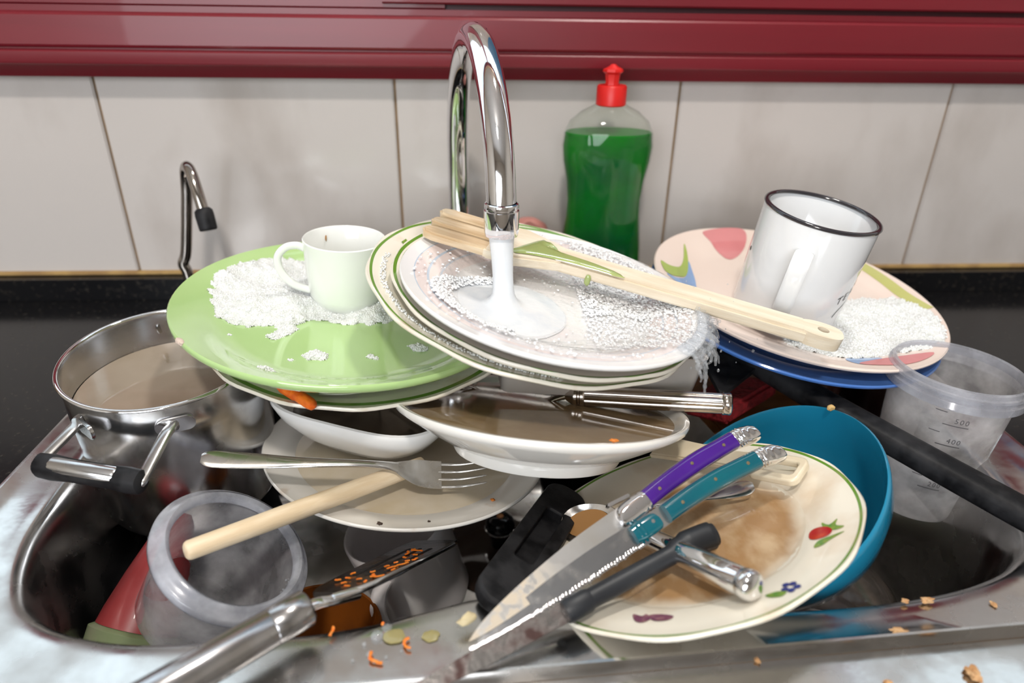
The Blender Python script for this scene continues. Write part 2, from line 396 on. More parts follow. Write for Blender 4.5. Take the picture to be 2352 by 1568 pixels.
# counter, upstand and the bead of old silicone along the tiles
def loop2d(pts, n): 
    P = smooth_path([(x, y, 0) for x, y in pts], n, True); return [(p.x, p.y) for p in P]
INNER = [(-.277, .392), (-.274, .345), (-.267, .318), (-.258, .298), (-.246, .281), (-.226, .268), (-.200, .259), (-.170, .2545), (-.132, .2545),
         (-.092, .256), (-.054, .262), (-.024, .270), (.004, .277), (.020, .271), (.036, .2635), (.070, .2595), (.105, .2585), (.142, .259), (.182, .260), (.222, .262), (.262, .267),
         (.294, .2745), (.322, .286), (.346, .305), (.361, .332), (.369, .368), (.372, .42), (.372, .50), (.364, .555), (.335, .59), (.28, .603),
         (.12, .606), (-.04, .606), (-.19, .603), (-.245, .590), (-.270, .555), (-.278, .50), (-.279, .445)]
IN = loop2d(INNER, 5); NI = len(IN); CX, CY = .045, .425
def normals2d(P):
    out = []
    for i in range(len(P)):
        a, b = P[i-1], P[(i+1) % len(P)]; tx, ty = b[0]-a[0], b[1]-a[1]; l = math.hypot(tx, ty); nx, ny = ty/l, -tx/l
        if nx*(P[i][0]-CX)+ny*(P[i][1]-CY) > 0: nx, ny = -nx, -ny
        out.append((nx, ny))
    return out
NN = normals2d(IN)
def inset(d): return [(x+nx*d, y+ny*d) for (x, y), (nx, ny) in zip(IN, NN)]
def to_rect(P, x0, x1, yf, y1):
    out = []
    for x, y in P:
        dx, dy = x-CX, y-CY; ts = []
        if dx > 1e-9: ts.append((x1-CX)/dx)
        if dx < -1e-9: ts.append((x0-CX)/dx)
        if dy > 1e-9: ts.append((y1-CY)/dy)
        if dy < -1e-9: ts.append((yf[0]-CY+yf[1]*CX)/(dy-yf[1]*dx))
        t = min(q for q in ts if q > 0); out.append((CX+dx*t, CY+dy*t))
    # snap nearest sample to each corner so that the outline keeps its corners
    for c in ((x0, yf[0]+yf[1]*x0), (x1, yf[0]+yf[1]*x1), (x1, y1), (x0, y1)):
        k = min(range(len(out)), key=lambda i: (out[i][0]-c[0])**2+(out[i][1]-c[1])**2); out[k] = c
    return out
FL = (.2262, .052)                      # front edge of the raised rim: y = .2262 + .052 x
OUT = to_rect(IN, -.317, .414, FL, .632)
def ring3(P, z): return [(x, y, z) for x, y in P]
def shrink(P, k): return [(CX+(x-CX)*k, CY+(y-CY)*k) for x, y in P]
rings = [ring3(shrink(OUT, 1.004), -.006), ring3(shrink(OUT, 1.003), .0015), ring3(OUT, .0032), ring3(shrink(OUT, .992), .0032), ring3(shrink(OUT, .982), .0006)]
for d, z in ((-.010, 0.), (-.004, -.0004), (0, -.002), (.0025, -.006), (.004, -.014), (.010, -.06), (.016, -.12), (.021, -.145), (.030, -.160), (.045, -.168), (.075, -.170)):
    rings.append(ring3(inset(d), z))
rings.append(ring3(shrink(inset(.075), .12), -.172))
sink = empty('sink', 'stainless steel kitchen sink basin piled with dirty dishes', 'sink', T(0, 0, 0))
mesh('basin', loft(rings, cap=False), SINKM, sink, angle=50)
mesh('front_apron', loft([[(x, .075, -.0085), (x, .2262+.052*x-.0012, -.006)] for x in (-.317, 0, .414)], cap=False), SINKM, sink)
mesh('drain', lathe([(0, -.1705), (.030, -.1705), (.032, -.1685), (.036, -.1685), (.038, -.171)], 32), STEEL, sink, T(.05, .43, 0))
HO = to_rect(IN, -.317, .414, (.075, 0), .632)
CO = to_rect(IN, -1.5, 1.7, (.06, 0), .7235)
struct('countertop', loft([ring3(HO, -.030), ring3(HO, -.002), ring3(HO, 0.0), ring3(CO, 0.0), ring3(CO, -.030)], cap=False), GRANITE, angle=20)
bpy.data.objects['countertop']['label'] = 'black granite worktop behind and beside the sink'
struct('baseboard_back', box(3.2, .020, .024, (.1, .7135, .012), .0012), GRANITE)
struct('trim_1', tube([(-1.5, .7195, .0262), (1.7, .7195, .0262)], (.0035, .0026), 8), SEAL)

# ------------------------------------------------------------------ plates
def plate_prof(R, depth, well, foot=None, th=.0042, lip=.0030, flat=.35):
    """upper side from the centre outwards, rounded lip, underside with a foot ring; rim plane at z = 0"""
    foot = foot or well*.78
    top = [(0, -depth), (well*.5, -depth), (well*.88, -depth*.985), (well*.97, -depth*.90), (well*1.05, -depth*.68), (well+(R-well)*.35, -depth*.42),
           (well+(R-well)*.7, -depth*.16), (R*.975, -.0006), (R*.992, .0002)]
    bot = [(R, -.0008), (R*.999, -lip*.7), (R*.985, -lip-.0006), (well+(R-well)*.6, -depth*.25-th), (well*1.06, -depth*.75-th), (foot+.005, -depth-th*.9),
           (foot+.003, -depth-th-.004), (foot-.001, -depth-th-.0045), (foot-.004, -depth-th-.002), (foot-.008, -depth-th), (0, -depth-th)]
    return top, bot
def plate(name, label, m, M, R, depth, well, wave=None, group=None, cat='plate', **k):
    top, bot = plate_prof(R, depth, well, **k)
    r = empty(name, label, cat, M, group)
    mesh('body', lathe(top+bot, 112, wave=wave), m, r, angle=50)
    return r, lambda x, y: interp(top, math.hypot(x, y))

CREAM = (.78, .73, .63)
# green plate
GN = (.088, -.026, .996); GM = frame((-.093, .490, .0910), GN)
GREENG = mat('green_glaze', (.39, .57, .23), .07, coat=.6, col2=(.41, .59, .25), nscale=8)
gp, gh = plate('green_plate', 'apple green plate holding a white cup in foam, chipped on its left rim', GREENG, GM, .127, .0175, .096, lip=.0056)
CHIPM = mat('bare_clay', (.62, .50, .42), .8, bump=.4, bscale=400)
mesh('chip', xf(blob(.0055, .0022, .0017, 3), T(-.0966, -.0818, -.0006) @ Matrix.Rotation(-.85, 4, 'Z')), CHIPM, gp)['label'] = 'bare clay chip in the green rim'

# cream plate below it
UN = (.050, -.090, .995); UM = frame((-.0842, .5031, .0725), UN) @ Matrix.Scale(1.04, 4)
UMAT = radial_mat('cream_green_band', .12, [(0, CREAM), (.1115, GREENLINE), (.1155, CREAM)], stain=(.45, .33, .16), stain_lo=.56, stain_hi=.8)
up_, uh = plate('cream_plate', 'cream plate with green line on the rim, wedged under the apple green plate', UMAT, UM, .12, .016, .080,
                wave=lambda a, r: 1+.006*sin(16*a)*max(0, (r-.10)/.02))
CARROT = mat('boiled_carrot', (.78, .17, .012), .38, sub=.15, col2=(.62, .10, .008), nscale=160, bump=.25, bscale=300)
def at_local(M, x, y, z): return M @ Vector((x, y, z))
c0 = at_local(UM, -.0432, -.1020, .0035); c1 = at_local(UM, -.0130, -.1235, .0030)
tag(mesh('carrot_stick', xf(tube([(0, 0, 0), (.006, .0004, .0004), (.015, .0008, 0), (.017, .0003, 0), (.0175, .0003, 0), (.019, .0008, .0004), (.030, 0, 0), (.034, -.0004, 0), (.036, 0, 0)],
     [.0012, .0036, .0042, .0040, .0036, .0042, .0042, .0034, .0010], 10), stick(c0, c1)), CARROT), 'orange piece of cooked carrot on the cream rim under the green plate', 'carrot')
ONION = mat('onion_sliver', (.62, .62, .52), .25, trans=.35)
o0 = at_local(UM, -.0155, -.1010, -.0010)
tag(mesh('onion_sliver', xf(tube(smooth_path([(0, 0, 0), (.008, -.002, .001), (.016, -.002, .001), (.024, .001, 0)], 4), [(.0045, .0008)]*13, 8), T(*o0)), ONION), 'pale see-through onion sliver between the green and the cream plate', 'onion')

# tilted stack under the tap: two cream plates with green lines, a white plate with pale rings on top
C1M = frame((.0468, .4645, .1091), (.200, -.090, .976))
SCAL = lambda a, r: 1+(.010*abs(sin(6*a+.4))**1.5+.004*sin(12*a))*max(0., min(1., (r-.085)/.035))
M1 = radial_mat('scalloped_cream', .121, [(0, CREAM), (.1172, GREENLINE), (.1196, CREAM)], stain=(.55, .36, .20), stain_lo=.6, stain_hi=.85)
s1, h1 = plate('scalloped_plate', 'wavy-edged cream plate with green edge line, lowest of the tilted stack under the tap', M1, C1M, .121, .0150, .086, wave=SCAL)
FLW = mat('printed_flower', (.55, .22, .06), .2, coat=.3); LEAFP = mat('printed_leaf', (.11, .26, .05), .2, coat=.3, col2=(.25, .33, .05), nscale=300)
for k, (dx, dy) in enumerate(((0, 0), (-.004, .003), (.003, -.004))):
    mesh('flower_print', decal(mm([(-94+dx*1000, 47+dy*1000), (-89+dx*1000, 41+dy*1000), (-92+dx*1000, 36+dy*1000), (-97+dx*1000, 40+dy*1000)]), h1), FLW if k != 1 else LEAFP, s1)
C2M = frame((.0554, .4511, .1141), (.190, -.081, .979))
M2 = radial_mat('cream_plate_line', .1115, [(0, CREAM), (.1076, GREENLINE), (.1098, CREAM)], stain=(.5, .36, .22), stain_lo=.62, stain_hi=.85)
s2, h2 = plate('cream_plate', 'cream plate with green line, middle one of the tilted stack under the tap', M2, C2M, .1115, .0135, .078, wave=lambda a, r: 1+.006*sin(12*a)*max(0, (r-.09)/.02))
WM = frame((.058, .4345, .1229), (.173, -.037, .984))
PALE = (.80, .79, .79); PK = (.78, .68, .66); BL = (.52, .60, .70)
M3 = radial_mat('ringed_white', .1065, [(0, PALE), (.0700, PK), (.0775, BL), (.0788, PK), (.0860, BL), (.0874, PK), (.0960, BL), (.0966, PALE)], rough=.08)
s3, h3 = plate('white_plate', 'white plate with pale blue and pink rings, topmost of the stack, water running over it', M3, WM, .1065, .0140, .072)

# pink plate with big petals on a blue plate, right
PM = frame((.2843, .5395, .0757), (.110, -.108, .988))
PINKM = mat('blush_glaze', (.77, .65, .58), .10, coat=.4, col2=(.75, .62, .55), nscale=9)
pp, ph = plate('petal_plate', 'blush pink plate printed with large petals, carrying the enamel mug', PINKM, PM, .125, .0110, .092)
PRI = {}
for nm, c in (('rose', (.66, .24, .25)), ('lime', (.33, .44, .07)), ('sky', (.22, .36, .62)), ('straw', (.50, .50, .18))):
    PRI[nm] = mat('print_'+nm, c, .10, coat=.4)
mesh('petal_print', print_decal(mm([(-52, 108), (-28, 120.5), (-4, 122.5), (-10, 96), (-32, 70), (-42, 80), (-48, 94)]), ph), PRI['rose'], pp)
mesh('petal_print', print_decal(mm([(-114.8, 31), (-108, 27), (-97.2, 30), (-87.7, 48), (-79.3, 78), (-82, 49.7), (-92, 20.3), (-105.2, 8.4), (-115, 11)]), ph, .0005), PRI['lime'], pp)
mesh('petal_print', print_decal(mm([(-115, 8), (-105, 6), (-92.5, 19), (-81.5, 50), (-84, 17.6), (-93, -15), (-100, -9), (-110, -2)]), ph), PRI['sky'], pp)
mesh('band_print', strip_decal(mm([(85, 82), (98, 62), (106, 37), (110, 12), (117, -16)]), .012, ph), PRI['straw'], pp)
mesh('petal_print', print_decal(mm([(-3, -104), (28, -97), (21, -109), (1, -114)]), ph), PRI['sky'], pp)
mesh('petal_print', print_decal(mm([(2, -114), (21.6, -103), (51, -94), (76, -90), (61, -102), (35.5, -112)]), ph, .0005), PRI['rose'], pp)
BPM = frame((.2795, .5350, .0640), (.105, -.108, .988))
BLUEP = mat('blue_glaze', (.06, .16, .46), .12, coat=.4)
plate('blue_plate', 'deep blue plate directly beneath the blush pink petal plate', BLUEP, BPM, .1235, .0110, .088)

# strawberry plate on the right, hanging over the front of the basin
SIZE = Matrix.Scale(.95, 4)        # the fruit-plate group is modelled a little large
SN = (-.308, .235, .922); SM = frame((.1294, .3212, .0105), SN) @ SIZE
M4 = radial_mat('fruit_plate_glaze', .108, [(0, (.82, .77, .66)), (.1045, GREENLINE), (.1062, (.82, .77, .66))], stain=(.58, .40, .24), stain_lo=.50, stain_hi=.78, stain_scale=18)
fp, fh = plate('fruit_plate', 'cream plate printed with a strawberry and berries, full of brown sauce, under the knives', M4, SM, .108, .0125, .070,
               wave=lambda a, r: 1+.006*sin(12*a)*max(0, (r-.085)/.023))
BERRY = mat('printed_strawberry', (.42, .008, .008), .15, coat=.3, col2=(.55, .05, .012), nscale=90, nlo=.5, nhi=.7); NAVY = mat('printed_blueberry', (.03, .04, .20), .15, coat=.3); PLUMP = mat('printed_plum', (.16, .05, .10), .15, coat=.3, col2=(.30, .14, .16), nscale=200)
mesh('strawberry_print', print_decal(mm([(61, -47), (64, -43), (68, -43), (72.5, -47.5), (73, -53), (69, -56), (63, -54.5), (60.5, -51)]), fh, .0005), BERRY, fp)
for q in ([(72.7, -41), (74.5, -46.5), (80.6, -45), (77, -50), (79.5, -55), (75.5, -55), (72.5, -52), (71, -46)], [(57.5, -61), (62.4, -56.5), (70.6, -58), (77, -60), (68, -61), (62, -62.5)]):
    mesh('leaf_print', print_decal(mm(q), fh, .0004), LEAFP, fp)
for x, y in ((29.5, -85.6), (32.8, -87.2), (33.3, -91.6), (29.4, -92.8), (27.2, -89.6)):
    mesh('blueberry_print', decal([(x/1000+.0021*cos(a*pi/4), y/1000+.0021*sin(a*pi/4)) for a in range(8)], fh, .0005, 3, 1), NAVY, fp)
mesh('leaf_print', print_decal(mm([(17, -88), (23, -88.5), (27, -92.5), (23, -95), (18, -92)]), fh, .0004), LEAFP, fp)
for q in ([(-52, -68), (-48, -72), (-45, -71), (-44, -77), (-49, -79.5), (-52.5, -76)], [(-44, -73), (-38, -74.5), (-32, -80), (-36, -83), (-43, -80)]):
    mesh('plum_print', print_decal(mm(q), fh, .0005), PLUMP, fp)
SAUCE = mat('brown_sauce', (.40, .235, .110), .10, coat=.5, col2=(.58, .42, .26), nscale=60, nlo=.42, nhi=.66, bump=.12, bscale=120, stretch=(1, .45, 1), detail=7)
def thin_edge(m, r0, r1, pale):
    """a liquid that gets thinner, and so paler, towards its edge"""
    N, L = m.node_tree.nodes, m.node_tree.links; b = N['Principled BSDF']; src = b.inputs['Base Color'].links[0].from_socket
    tc = N.new('ShaderNodeTexCoord'); ln = N.new('ShaderNodeVectorMath'); ln.operation = 'LENGTH'; L.new(tc.outputs['Object'], ln.inputs[0])
    nz = N.new('ShaderNodeTexNoise'); nz.inputs['Scale'].default_value = 35; L.new(tc.outputs['Object'], nz.inputs['Vector'])
    ad = N.new('ShaderNodeMath'); ad.operation = 'MULTIPLY_ADD'; ad.inputs[1].default_value = .018; L.new(nz.outputs['Fac'], ad.inputs[0]); L.new(ln.outputs['Value'], ad.inputs[2])
    mr = N.new('ShaderNodeMapRange'); mr.interpolation_type = 'SMOOTHSTEP'; mr.inputs['From Min'].default_value = r0+.009; mr.inputs['From Max'].default_value = r1+.009; L.new(ad.outputs[0], mr.inputs['Value'])
    mx = N.new('ShaderNodeMix'); mx.data_type = 'RGBA'; mx.inputs[7].default_value = (*pale, 1); L.new(mr.outputs[0], mx.inputs[0]); L.new(src, mx.inputs[6]); L.new(mx.outputs[2], b.inputs['Base Color'])
thin_edge(SAUCE, .062, .0775, (.78, .70, .57))
sv = [(.0745+.0030*noise.noise(Vector((cos(a)*2, sin(a)*2, 0)))) for a in [2*pi*k/64 for k in range(64)]]
sg = ([(0, 0, -.0108)], [])
for t in (.35, .7, .92, 1.):
    for k in range(64):
        a = 2*pi*k/64; r = sv[k]*t; sg[0].append((r*cos(a), r*sin(a), max(-.0108 if t < 1 else -.0125, fh(r, 0)+.0001)))
for k in range(64):
    sg[1].append((0, 1+k, 1+(k+1) % 64))
    for j in range(3): a = 1+j*64; sg[1].append((a+k, a+64+k, a+64+(k+1) % 64, a+(k+1) % 64))
tag(mesh('leftover_sauce', sg, SAUCE, M=SM), 'brown rice-flecked sauce filling the strawberry plate', 'sauce', kind='stuff')

# large white plate lying in the basin, white soup plate above it
WPM = frame((-.0519, .4538, -.0192), (.091, .085, .992))
M5 = radial_mat('stained_white', .11, [(0, (.74, .71, .66))], stain=(.42, .24, .10), stain_lo=.64, stain_hi=.78, stain_scale=34)
wp, wh = plate('dinner_plate', 'large white plate in the basin with fork and square bowl on it', M5, WPM, .11, .0105, .080)
DISHW = mat('cloudy_dishwater', (.36, .27, .17), .05, trans=.25, ior=1.33, col2=(.42, .33, .23), nscale=40, bump=.05, bscale=60)
tag(mesh('murky_water', lathe([(0, -.0058), (.05, -.0058), (.0835, -.0060), (.0860, -.0064)], 64), mat('thin_dishwater', (.50, .42, .30), .06, col2=(.58, .51, .41), nscale=30, nlo=.35, nhi=.65, coat=.5), M=WPM),
    'thin brownish water standing in the large white plate', 'water', kind='stuff')
SPM = frame((.049, .4165, .0388), (.091, .329, .940))
spr = empty('soup_plate', 'deep white soup plate with foot ring, holding the fluted fork and murky water', 'plate', SPM)
R = .105
top = [(0, -.026), (.045, -.026), (.058, -.0245), (.072, -.017), (.088, -.0085), (.100, -.0010), (.1025, .0005)]
bot = [(.1045, .0004), (.105, -.0012), (.1042, -.0042), (.100, -.0072), (.085, -.0165), (.070, -.0250), (.063, -.0275), (.061, -.0285), (.0605, -.0335), (.0595, -.0355), (.056, -.0355), (.0545, -.0315), (0, -.0305)]
mesh('body', lathe(top+bot, 112), mat('soup_white', (.80, .78, .74), .09, coat=.4, col2=(.74, .66, .52), nscale=30, nlo=.60, nhi=.8), spr, angle=50)
tag(mesh('murky_water', lathe([(0, -.0040), (.05, -.0040), (.093, -.0041), (.0955, -.0042)], 64), mat('brown_dishwater', (.34, .235, .13), .07, col2=(.40, .29, .17), nscale=26, coat=.5), M=SPM),
    'brown cloudy water standing in the soup plate', 'water', kind='stuff')

# square white bowl on the large plate
BN = (.08, .05, .995); BM = frame((-.0745, .4795, .0205), BN, radians(-20)) @ Matrix.Diagonal((1.07, 1.07, 1.15, 1))
def sqring(s, z, ex=3.6, n=72):
    out = []
    for k in range(n):
        a = 2*pi*k/n; c, q = cos(a), sin(a); out.append((math.copysign(abs(c)**(2/ex), c)*s, math.copysign(abs(q)**(2/ex), q)*s, z))
    return out
bw = empty('square_bowl', 'small square white bowl with rounded corners standing in the large white plate', 'bowl', BM)
mesh('body', loft([sqring(.002, -.029), sqring(.036, -.0285), sqring(.046, -.025, 3.2), sqring(.056, -.012), sqring(.0635, -.001), sqring(.0655, .0006),
                   sqring(.0672, 0), sqring(.0675, -.0022), sqring(.0625, -.0125), sqring(.0535, -.0245, 3.2), sqring(.044, -.033, 3), sqring(.036, -.0345, 3), sqring(.034, -.0330), sqring(.002, -.0330)]), WHITE, bw, angle=50)
tag(mesh('murky_water', loft([sqring(.002, -.0140), sqring(.05, -.0140), sqring(.0548, -.0140)], cap=True), mat('grey_dishwater', (.20, .155, .115), .06, coat=.5, col2=(.25, .20, .15), nscale=30), M=BM),
    'grey-brown water in the small square bowl', 'water', kind='stuff')

# teal bowl leaning on its side behind the strawberry plate
TM = frame((.1951, .3550, .0012), (-.62, .017, .785)) @ SIZE
tb = empty('teal_bowl', 'teal blue bowl tipped to the left behind the strawberry plate', 'bowl', TM)
mesh('body', lathe([(r*1.0625, z*1.03) for r, z in [(0, -.052), (.030, -.052), (.050, -.046), (.066, -.030), (.0745, -.012), (.0780, -.001), (.0790, .0004), (.0800, -.0006), (.0798, -.004), (.0760, -.018), (.066, -.036), (.050, -.051), (.036, -.056), (.035, -.060), (.031, -.060), (.030, -.0565), (0, -.056)]], 96),
     mat('teal_glaze', (.010, .185, .32), .14, coat=.5, col2=(.012, .20, .34), nscale=10), tb, angle=50)
tag(mesh('food_crumb', xf(blob(.0028, .0020, .0022, 5), T(*(TM @ Vector((.0755, .037, .0018))))), mat('crumb', (.55, .36, .14), .7)), 'tan crumb stuck on the rim of the teal bowl', 'crumb')

# ------------------------------------------------------------------ cups and mugs
CUPM = frame((-.1000, .5135, .0775), (.060, -.006, .998))
cu = empty('espresso_cup', 'small white cup with round handle standing in foam on the green plate', 'cup', CUPM)
mesh('body', lathe([(0, .004), (.0225, .0045), (.0268, .010), (.0290, .030), (.0302, .0535), (.0310, .0545), (.0318, .0538), (.0313, .046), (.0304, .030), (.0285, .010), (.0240, .001), (.0205, .0), (.018, .0008), (0, .0012)], 80), mat('cup_glaze', (.80, .81, .78), .09, coat=.4, col2=(.79, .80, .77)), cu, angle=50)
mesh('handle', tube(smooth_path([(-.0295, -.0060, .0465), (-.0350, -.0075, .0490), (-.0430, -.0095, .0475), (-.0490, -.0110, .0400), (-.0475, -.0110, .0290), (-.0400, -.0090, .0185), (-.0300, -.0065, .0130), (-.0240, -.0050, .0115)], 6), (.0030, .0023), 12, up=(0, 1, 0)), bpy.data.materials['cup_glaze'], cu)
STAINM = mat('coffee_stain', (.42, .22, .08), .35)
mesh('stain', xf(blob(.0007, .0007, .0026, 2), T(-.0185, .0222, .0455)), STAINM, cu)['label'] = 'brown drip stain'
mesh('stain', xf(blob(.0011, .0008, .0012, 4), T(.0110, -.0286, .0490)), STAINM, cu)['label'] = 'small brown food speck'

MUM = frame((.2535, .4975, .0665), (.128, -.100, .987))
ENAM = mat('white_enamel', (.80, .81, .82), .10, coat=.5, col2=(.79, .80, .81), nscale=8)
mu = empty('enamel_mug', 'white enamel mug with dark rim and printed lettering on the petal plate', 'mug', MUM)
HM = .0930; RB, RT = .0405, .0425
mesh('body', lathe([(0, .0015), (.034, .0018), (.0385, .005), (RB-.001, .012), (RT-.0012, HM-.001), (RT, HM), (RT, HM-.003), (RB, .011), (.0385, .003), (.035, 0), (0, .0004)], 96), ENAM, mu, angle=50)
mesh('rim', lathe([(RT+.0004-.0016+.0022*cos(a), HM+.0016*sin(a)) for a in [2*pi*k/10 for k in range(11)]], 96), mat('black_enamel', (.02, .018, .022), .12, coat=.5), mu)['label'] = 'dark enamelled rim'
ha = radians(-122); hd = Vector((cos(ha), sin(ha), 0)); hs = Vector((-sin(ha), cos(ha), 0))
hp = smooth_path([hd*(RT-.001)+Vector((0, 0, .073)), hd*(RT+.009)+Vector((0, 0, .0735)), hd*(RT+.0165)+Vector((0, 0, .068)), hd*(RT+.0175)+Vector((0, 0, .052)), hd*(RT+.0150)+Vector((0, 0, .034)), hd*(RT+.008)+Vector((0, 0, .019)), hd*(RB-.0005)+Vector((0, 0, .0155))], 6)
mesh('handle', tube(hp, (.0066, .0022), 14, up=hd, sq=2.6), ENAM, mu)
INK = mat('black_print', (.012, .012, .010), .35)
def text_geo(body, size):
    c = bpy.data.curves.new('lettering', 'FONT'); c.body = body; c.size = size; c.resolution_u = 3; c.align_x = 'CENTER'; c.space_character = 1.25
    o = bpy.data.objects.new('lettering', c); COL.objects.link(o)
    me = bpy.data.meshes.new_from_object(o.evaluated_get(bpy.context.evaluated_depsgraph_get()))
    bm = bmesh.new(); bm.from_mesh(me); bmesh.ops.triangulate(bm, faces=bm.faces)
    bmesh.ops.subdivide_edges(bm, edges=[e for e in bm.edges if e.calc_length() > size*.12], cuts=1); bmesh.ops.triangulate(bm, faces=bm.faces)
    bm.verts.index_update(); g = ([tuple(v.co) for v in bm.verts], [tuple(v.index for v in f.verts) for f in bm.faces])
    bm.free(); bpy.data.objects.remove(o); bpy.data.curves.remove(c); bpy.data.meshes.remove(me); return g
def wrap(g, a0, z0, rad, arc=0.):
    out = []
    for x, y, z in g[0]:
        a = a0+x/rad; zz = z0+y-arc*x; r = RB+(RT-RB)*(zz-.011)/(HM-.014)+.00025
        out.append((r*cos(a), r*sin(a), zz))
    return out, g[1]
mesh('lettering', wrap(text_geo('TEAM', .0092), radians(-48), .0400, .041, -.42), INK, mu)
mesh('printed_line', wrap(strip_decal([(-.0110, -.0065), (-.0085, -.0030), (-.004, .0), (0, .0015), (.006, .003)], .0010, lambda x, y: 0), radians(-47), .0325, .041, -.2), INK, mu)
mesh('printed_dot', wrap(decal([(.0016*cos(k), .0022*sin(k)) for k in range(6)], lambda x, y: 0, 0, 2, 1), radians(-191), .0545, .041), INK, mu)

# grey-white mug lying tipped in the basin under the large plate
GMN = (-.270, -.017, .963); GMM = frame((-.0640, .4256, -.0780), GMN)
gm = empty('white_mug', 'plain whitish mug tipped in the shadow under the large white plate', 'mug', GMM)
MUGW = mat('mug_glaze', (.80, .76, .76), .14, coat=.4)
mesh('body', lathe([(0, -.080), (.032, -.079), (.0365, -.072), (.0385, -.010), (.0390, -.0008), (.0405, .0008), (.0420, -.0006), (.0418, -.010), (.0395, -.076), (.036, -.084), (.031, -.085), (0, -.083)], 80), MUGW, gm, angle=50)
ha = radians(-105); hd = Vector((cos(ha), sin(ha), 0))
mesh('handle', tube(smooth_path([hd*.040+Vector((0, 0, -.020)), hd*.052+Vector((0, 0, -.019)), hd*.062+Vector((0, 0, -.028)), hd*.062+Vector((0, 0, -.050)), hd*.053+Vector((0, 0, -.062)), hd*.040+Vector((0, 0, -.064))], 6), (.0065, .0040), 12, up=hd), MUGW, gm)

# ------------------------------------------------------------------ pot on the left
POM = frame((-.2246, .4544, .0640), (.024, -.085, .996)) @ Matrix.Scale(1.035, 4); PR = .066; PH = .118
po = empty('cooking_pot', 'stainless steel pot with black-grip handle, full of murky water, at the left', 'pot', POM)
mesh('body', lathe([(0, -PH+.003), (PR-.006, -PH+.003), (PR-.0025, -PH+.008), (PR-.0018, -.004), (PR-.0010, -.001), (PR-.0004, -.002), (PR-.0008, -PH+.008), (PR-.004, -PH+.001), (PR-.010, -PH), (0, -PH)], 96), STEEL, po, angle=50)
mesh('rim', lathe([(PR-.0002+.0016*cos(a), -.0008+.0013*sin(a)) for a in [2*pi*k/10 for k in range(11)]], 96), CHROME, po)
def pot_handle(s):
    """s = -1: handle towards the camera, +1: the far one"""
    A = [(-.0335, -.0585, -.014), (-.0340, -.0700, -.0135), (-.0430, -.0900, -.020), (-.0425, -.0915, -.0215)]
    B = [(.0270, -.0600, -.014), (.0250, -.0720, -.0135), (.0205, -.1000, -.0225), (.0190, -.1035, -.0245)]
    fl = lambda P: [(x if s < 0 else -x, y if s < 0 else -y, z) for x, y, z in P]
    A, B = fl(A), fl(B)
    for Q, k0, k1, dx, ln in ((A, (.88, 1.085), (1.04, 1.01), -.004, .020), (B, (.8, 1.075), (1.2, 1.0), .006, .024)):
        q = Q[0]
        mesh('handle_bracket', tube(smooth_path([(q[0]*.97, q[1]*.97, q[2])]+list(Q), 5), [(.0030, .0042)]*8+[(.0036, .0024)]*(5*(len(Q))+1-8), 10, up=(0, 0, 1), sq=3), STEEL, po)
        mesh('mounting_plate', xf(prism(rrect(ln, .0110, .005), -.0011, .0011, .0005), stick((q[0]*k0[0], q[1]*k0[1], -.014), (q[0]*k1[0], q[1]*k1[1], -.014), (q[0], q[1], 0)) @ T(dx, 0, 0)), STEEL, po)
    p0, p1 = Vector(A[-1]), Vector(B[-1]); d = p1-p0
    g = mesh('grip', tube([p0-d*.04, p0-d*.01, p0+d*.12, p0+d*.30, p0+d*.70, p0+d*.88, p0+d*1.01, p0+d*1.04], [(.004, .005), (.0066, .0078), (.0072, .0082), (.0064, .0072), (.0064, .0072), (.0072, .0082), (.0066, .0078), (.004, .005)], 18, up=(0, -.3, 1), sq=2.6), BLACKP, po)
    mesh('inlay', tube([p0+d*.13, p0+d*.15, p0+d*.77, p0+d*.79], [(.0050, .0072), (.0056, .0078), (.0056, .0078), (.0050, .0072)], 16, up=(0, -.3, 1), sq=2.6) if s > 0 else
         xf(tube([p0+d*.13, p0+d*.15, p0+d*.77, p0+d*.79], [(.0050, .0072), (.0056, .0078), (.0056, .0078), (.0050, .0072)], 16, up=(0, -.3, 1), sq=2.6), T(0, -.0006, .0006)), STEEL, g)
pot_handle(-1); pot_handle(1)
tag(mesh('murky_water', lathe([(0, -.028), (.04, -.028), (PR-.0025, -.0281)], 64), mat('pot_water', (.27, .215, .16), .05, coat=.6, col2=(.33, .27, .21), nscale=18), M=POM),
    'murky grey-brown water standing in the steel pot', 'water', kind='stuff')

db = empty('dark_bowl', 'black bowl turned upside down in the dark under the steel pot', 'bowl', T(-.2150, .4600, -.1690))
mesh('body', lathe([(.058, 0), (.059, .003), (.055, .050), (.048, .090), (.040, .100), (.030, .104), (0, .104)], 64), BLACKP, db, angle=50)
mesh('foot_ring', lathe([(.030, .1035), (.030, .109), (.027, .109), (.027, .1035)], 48), BLACKP, db)

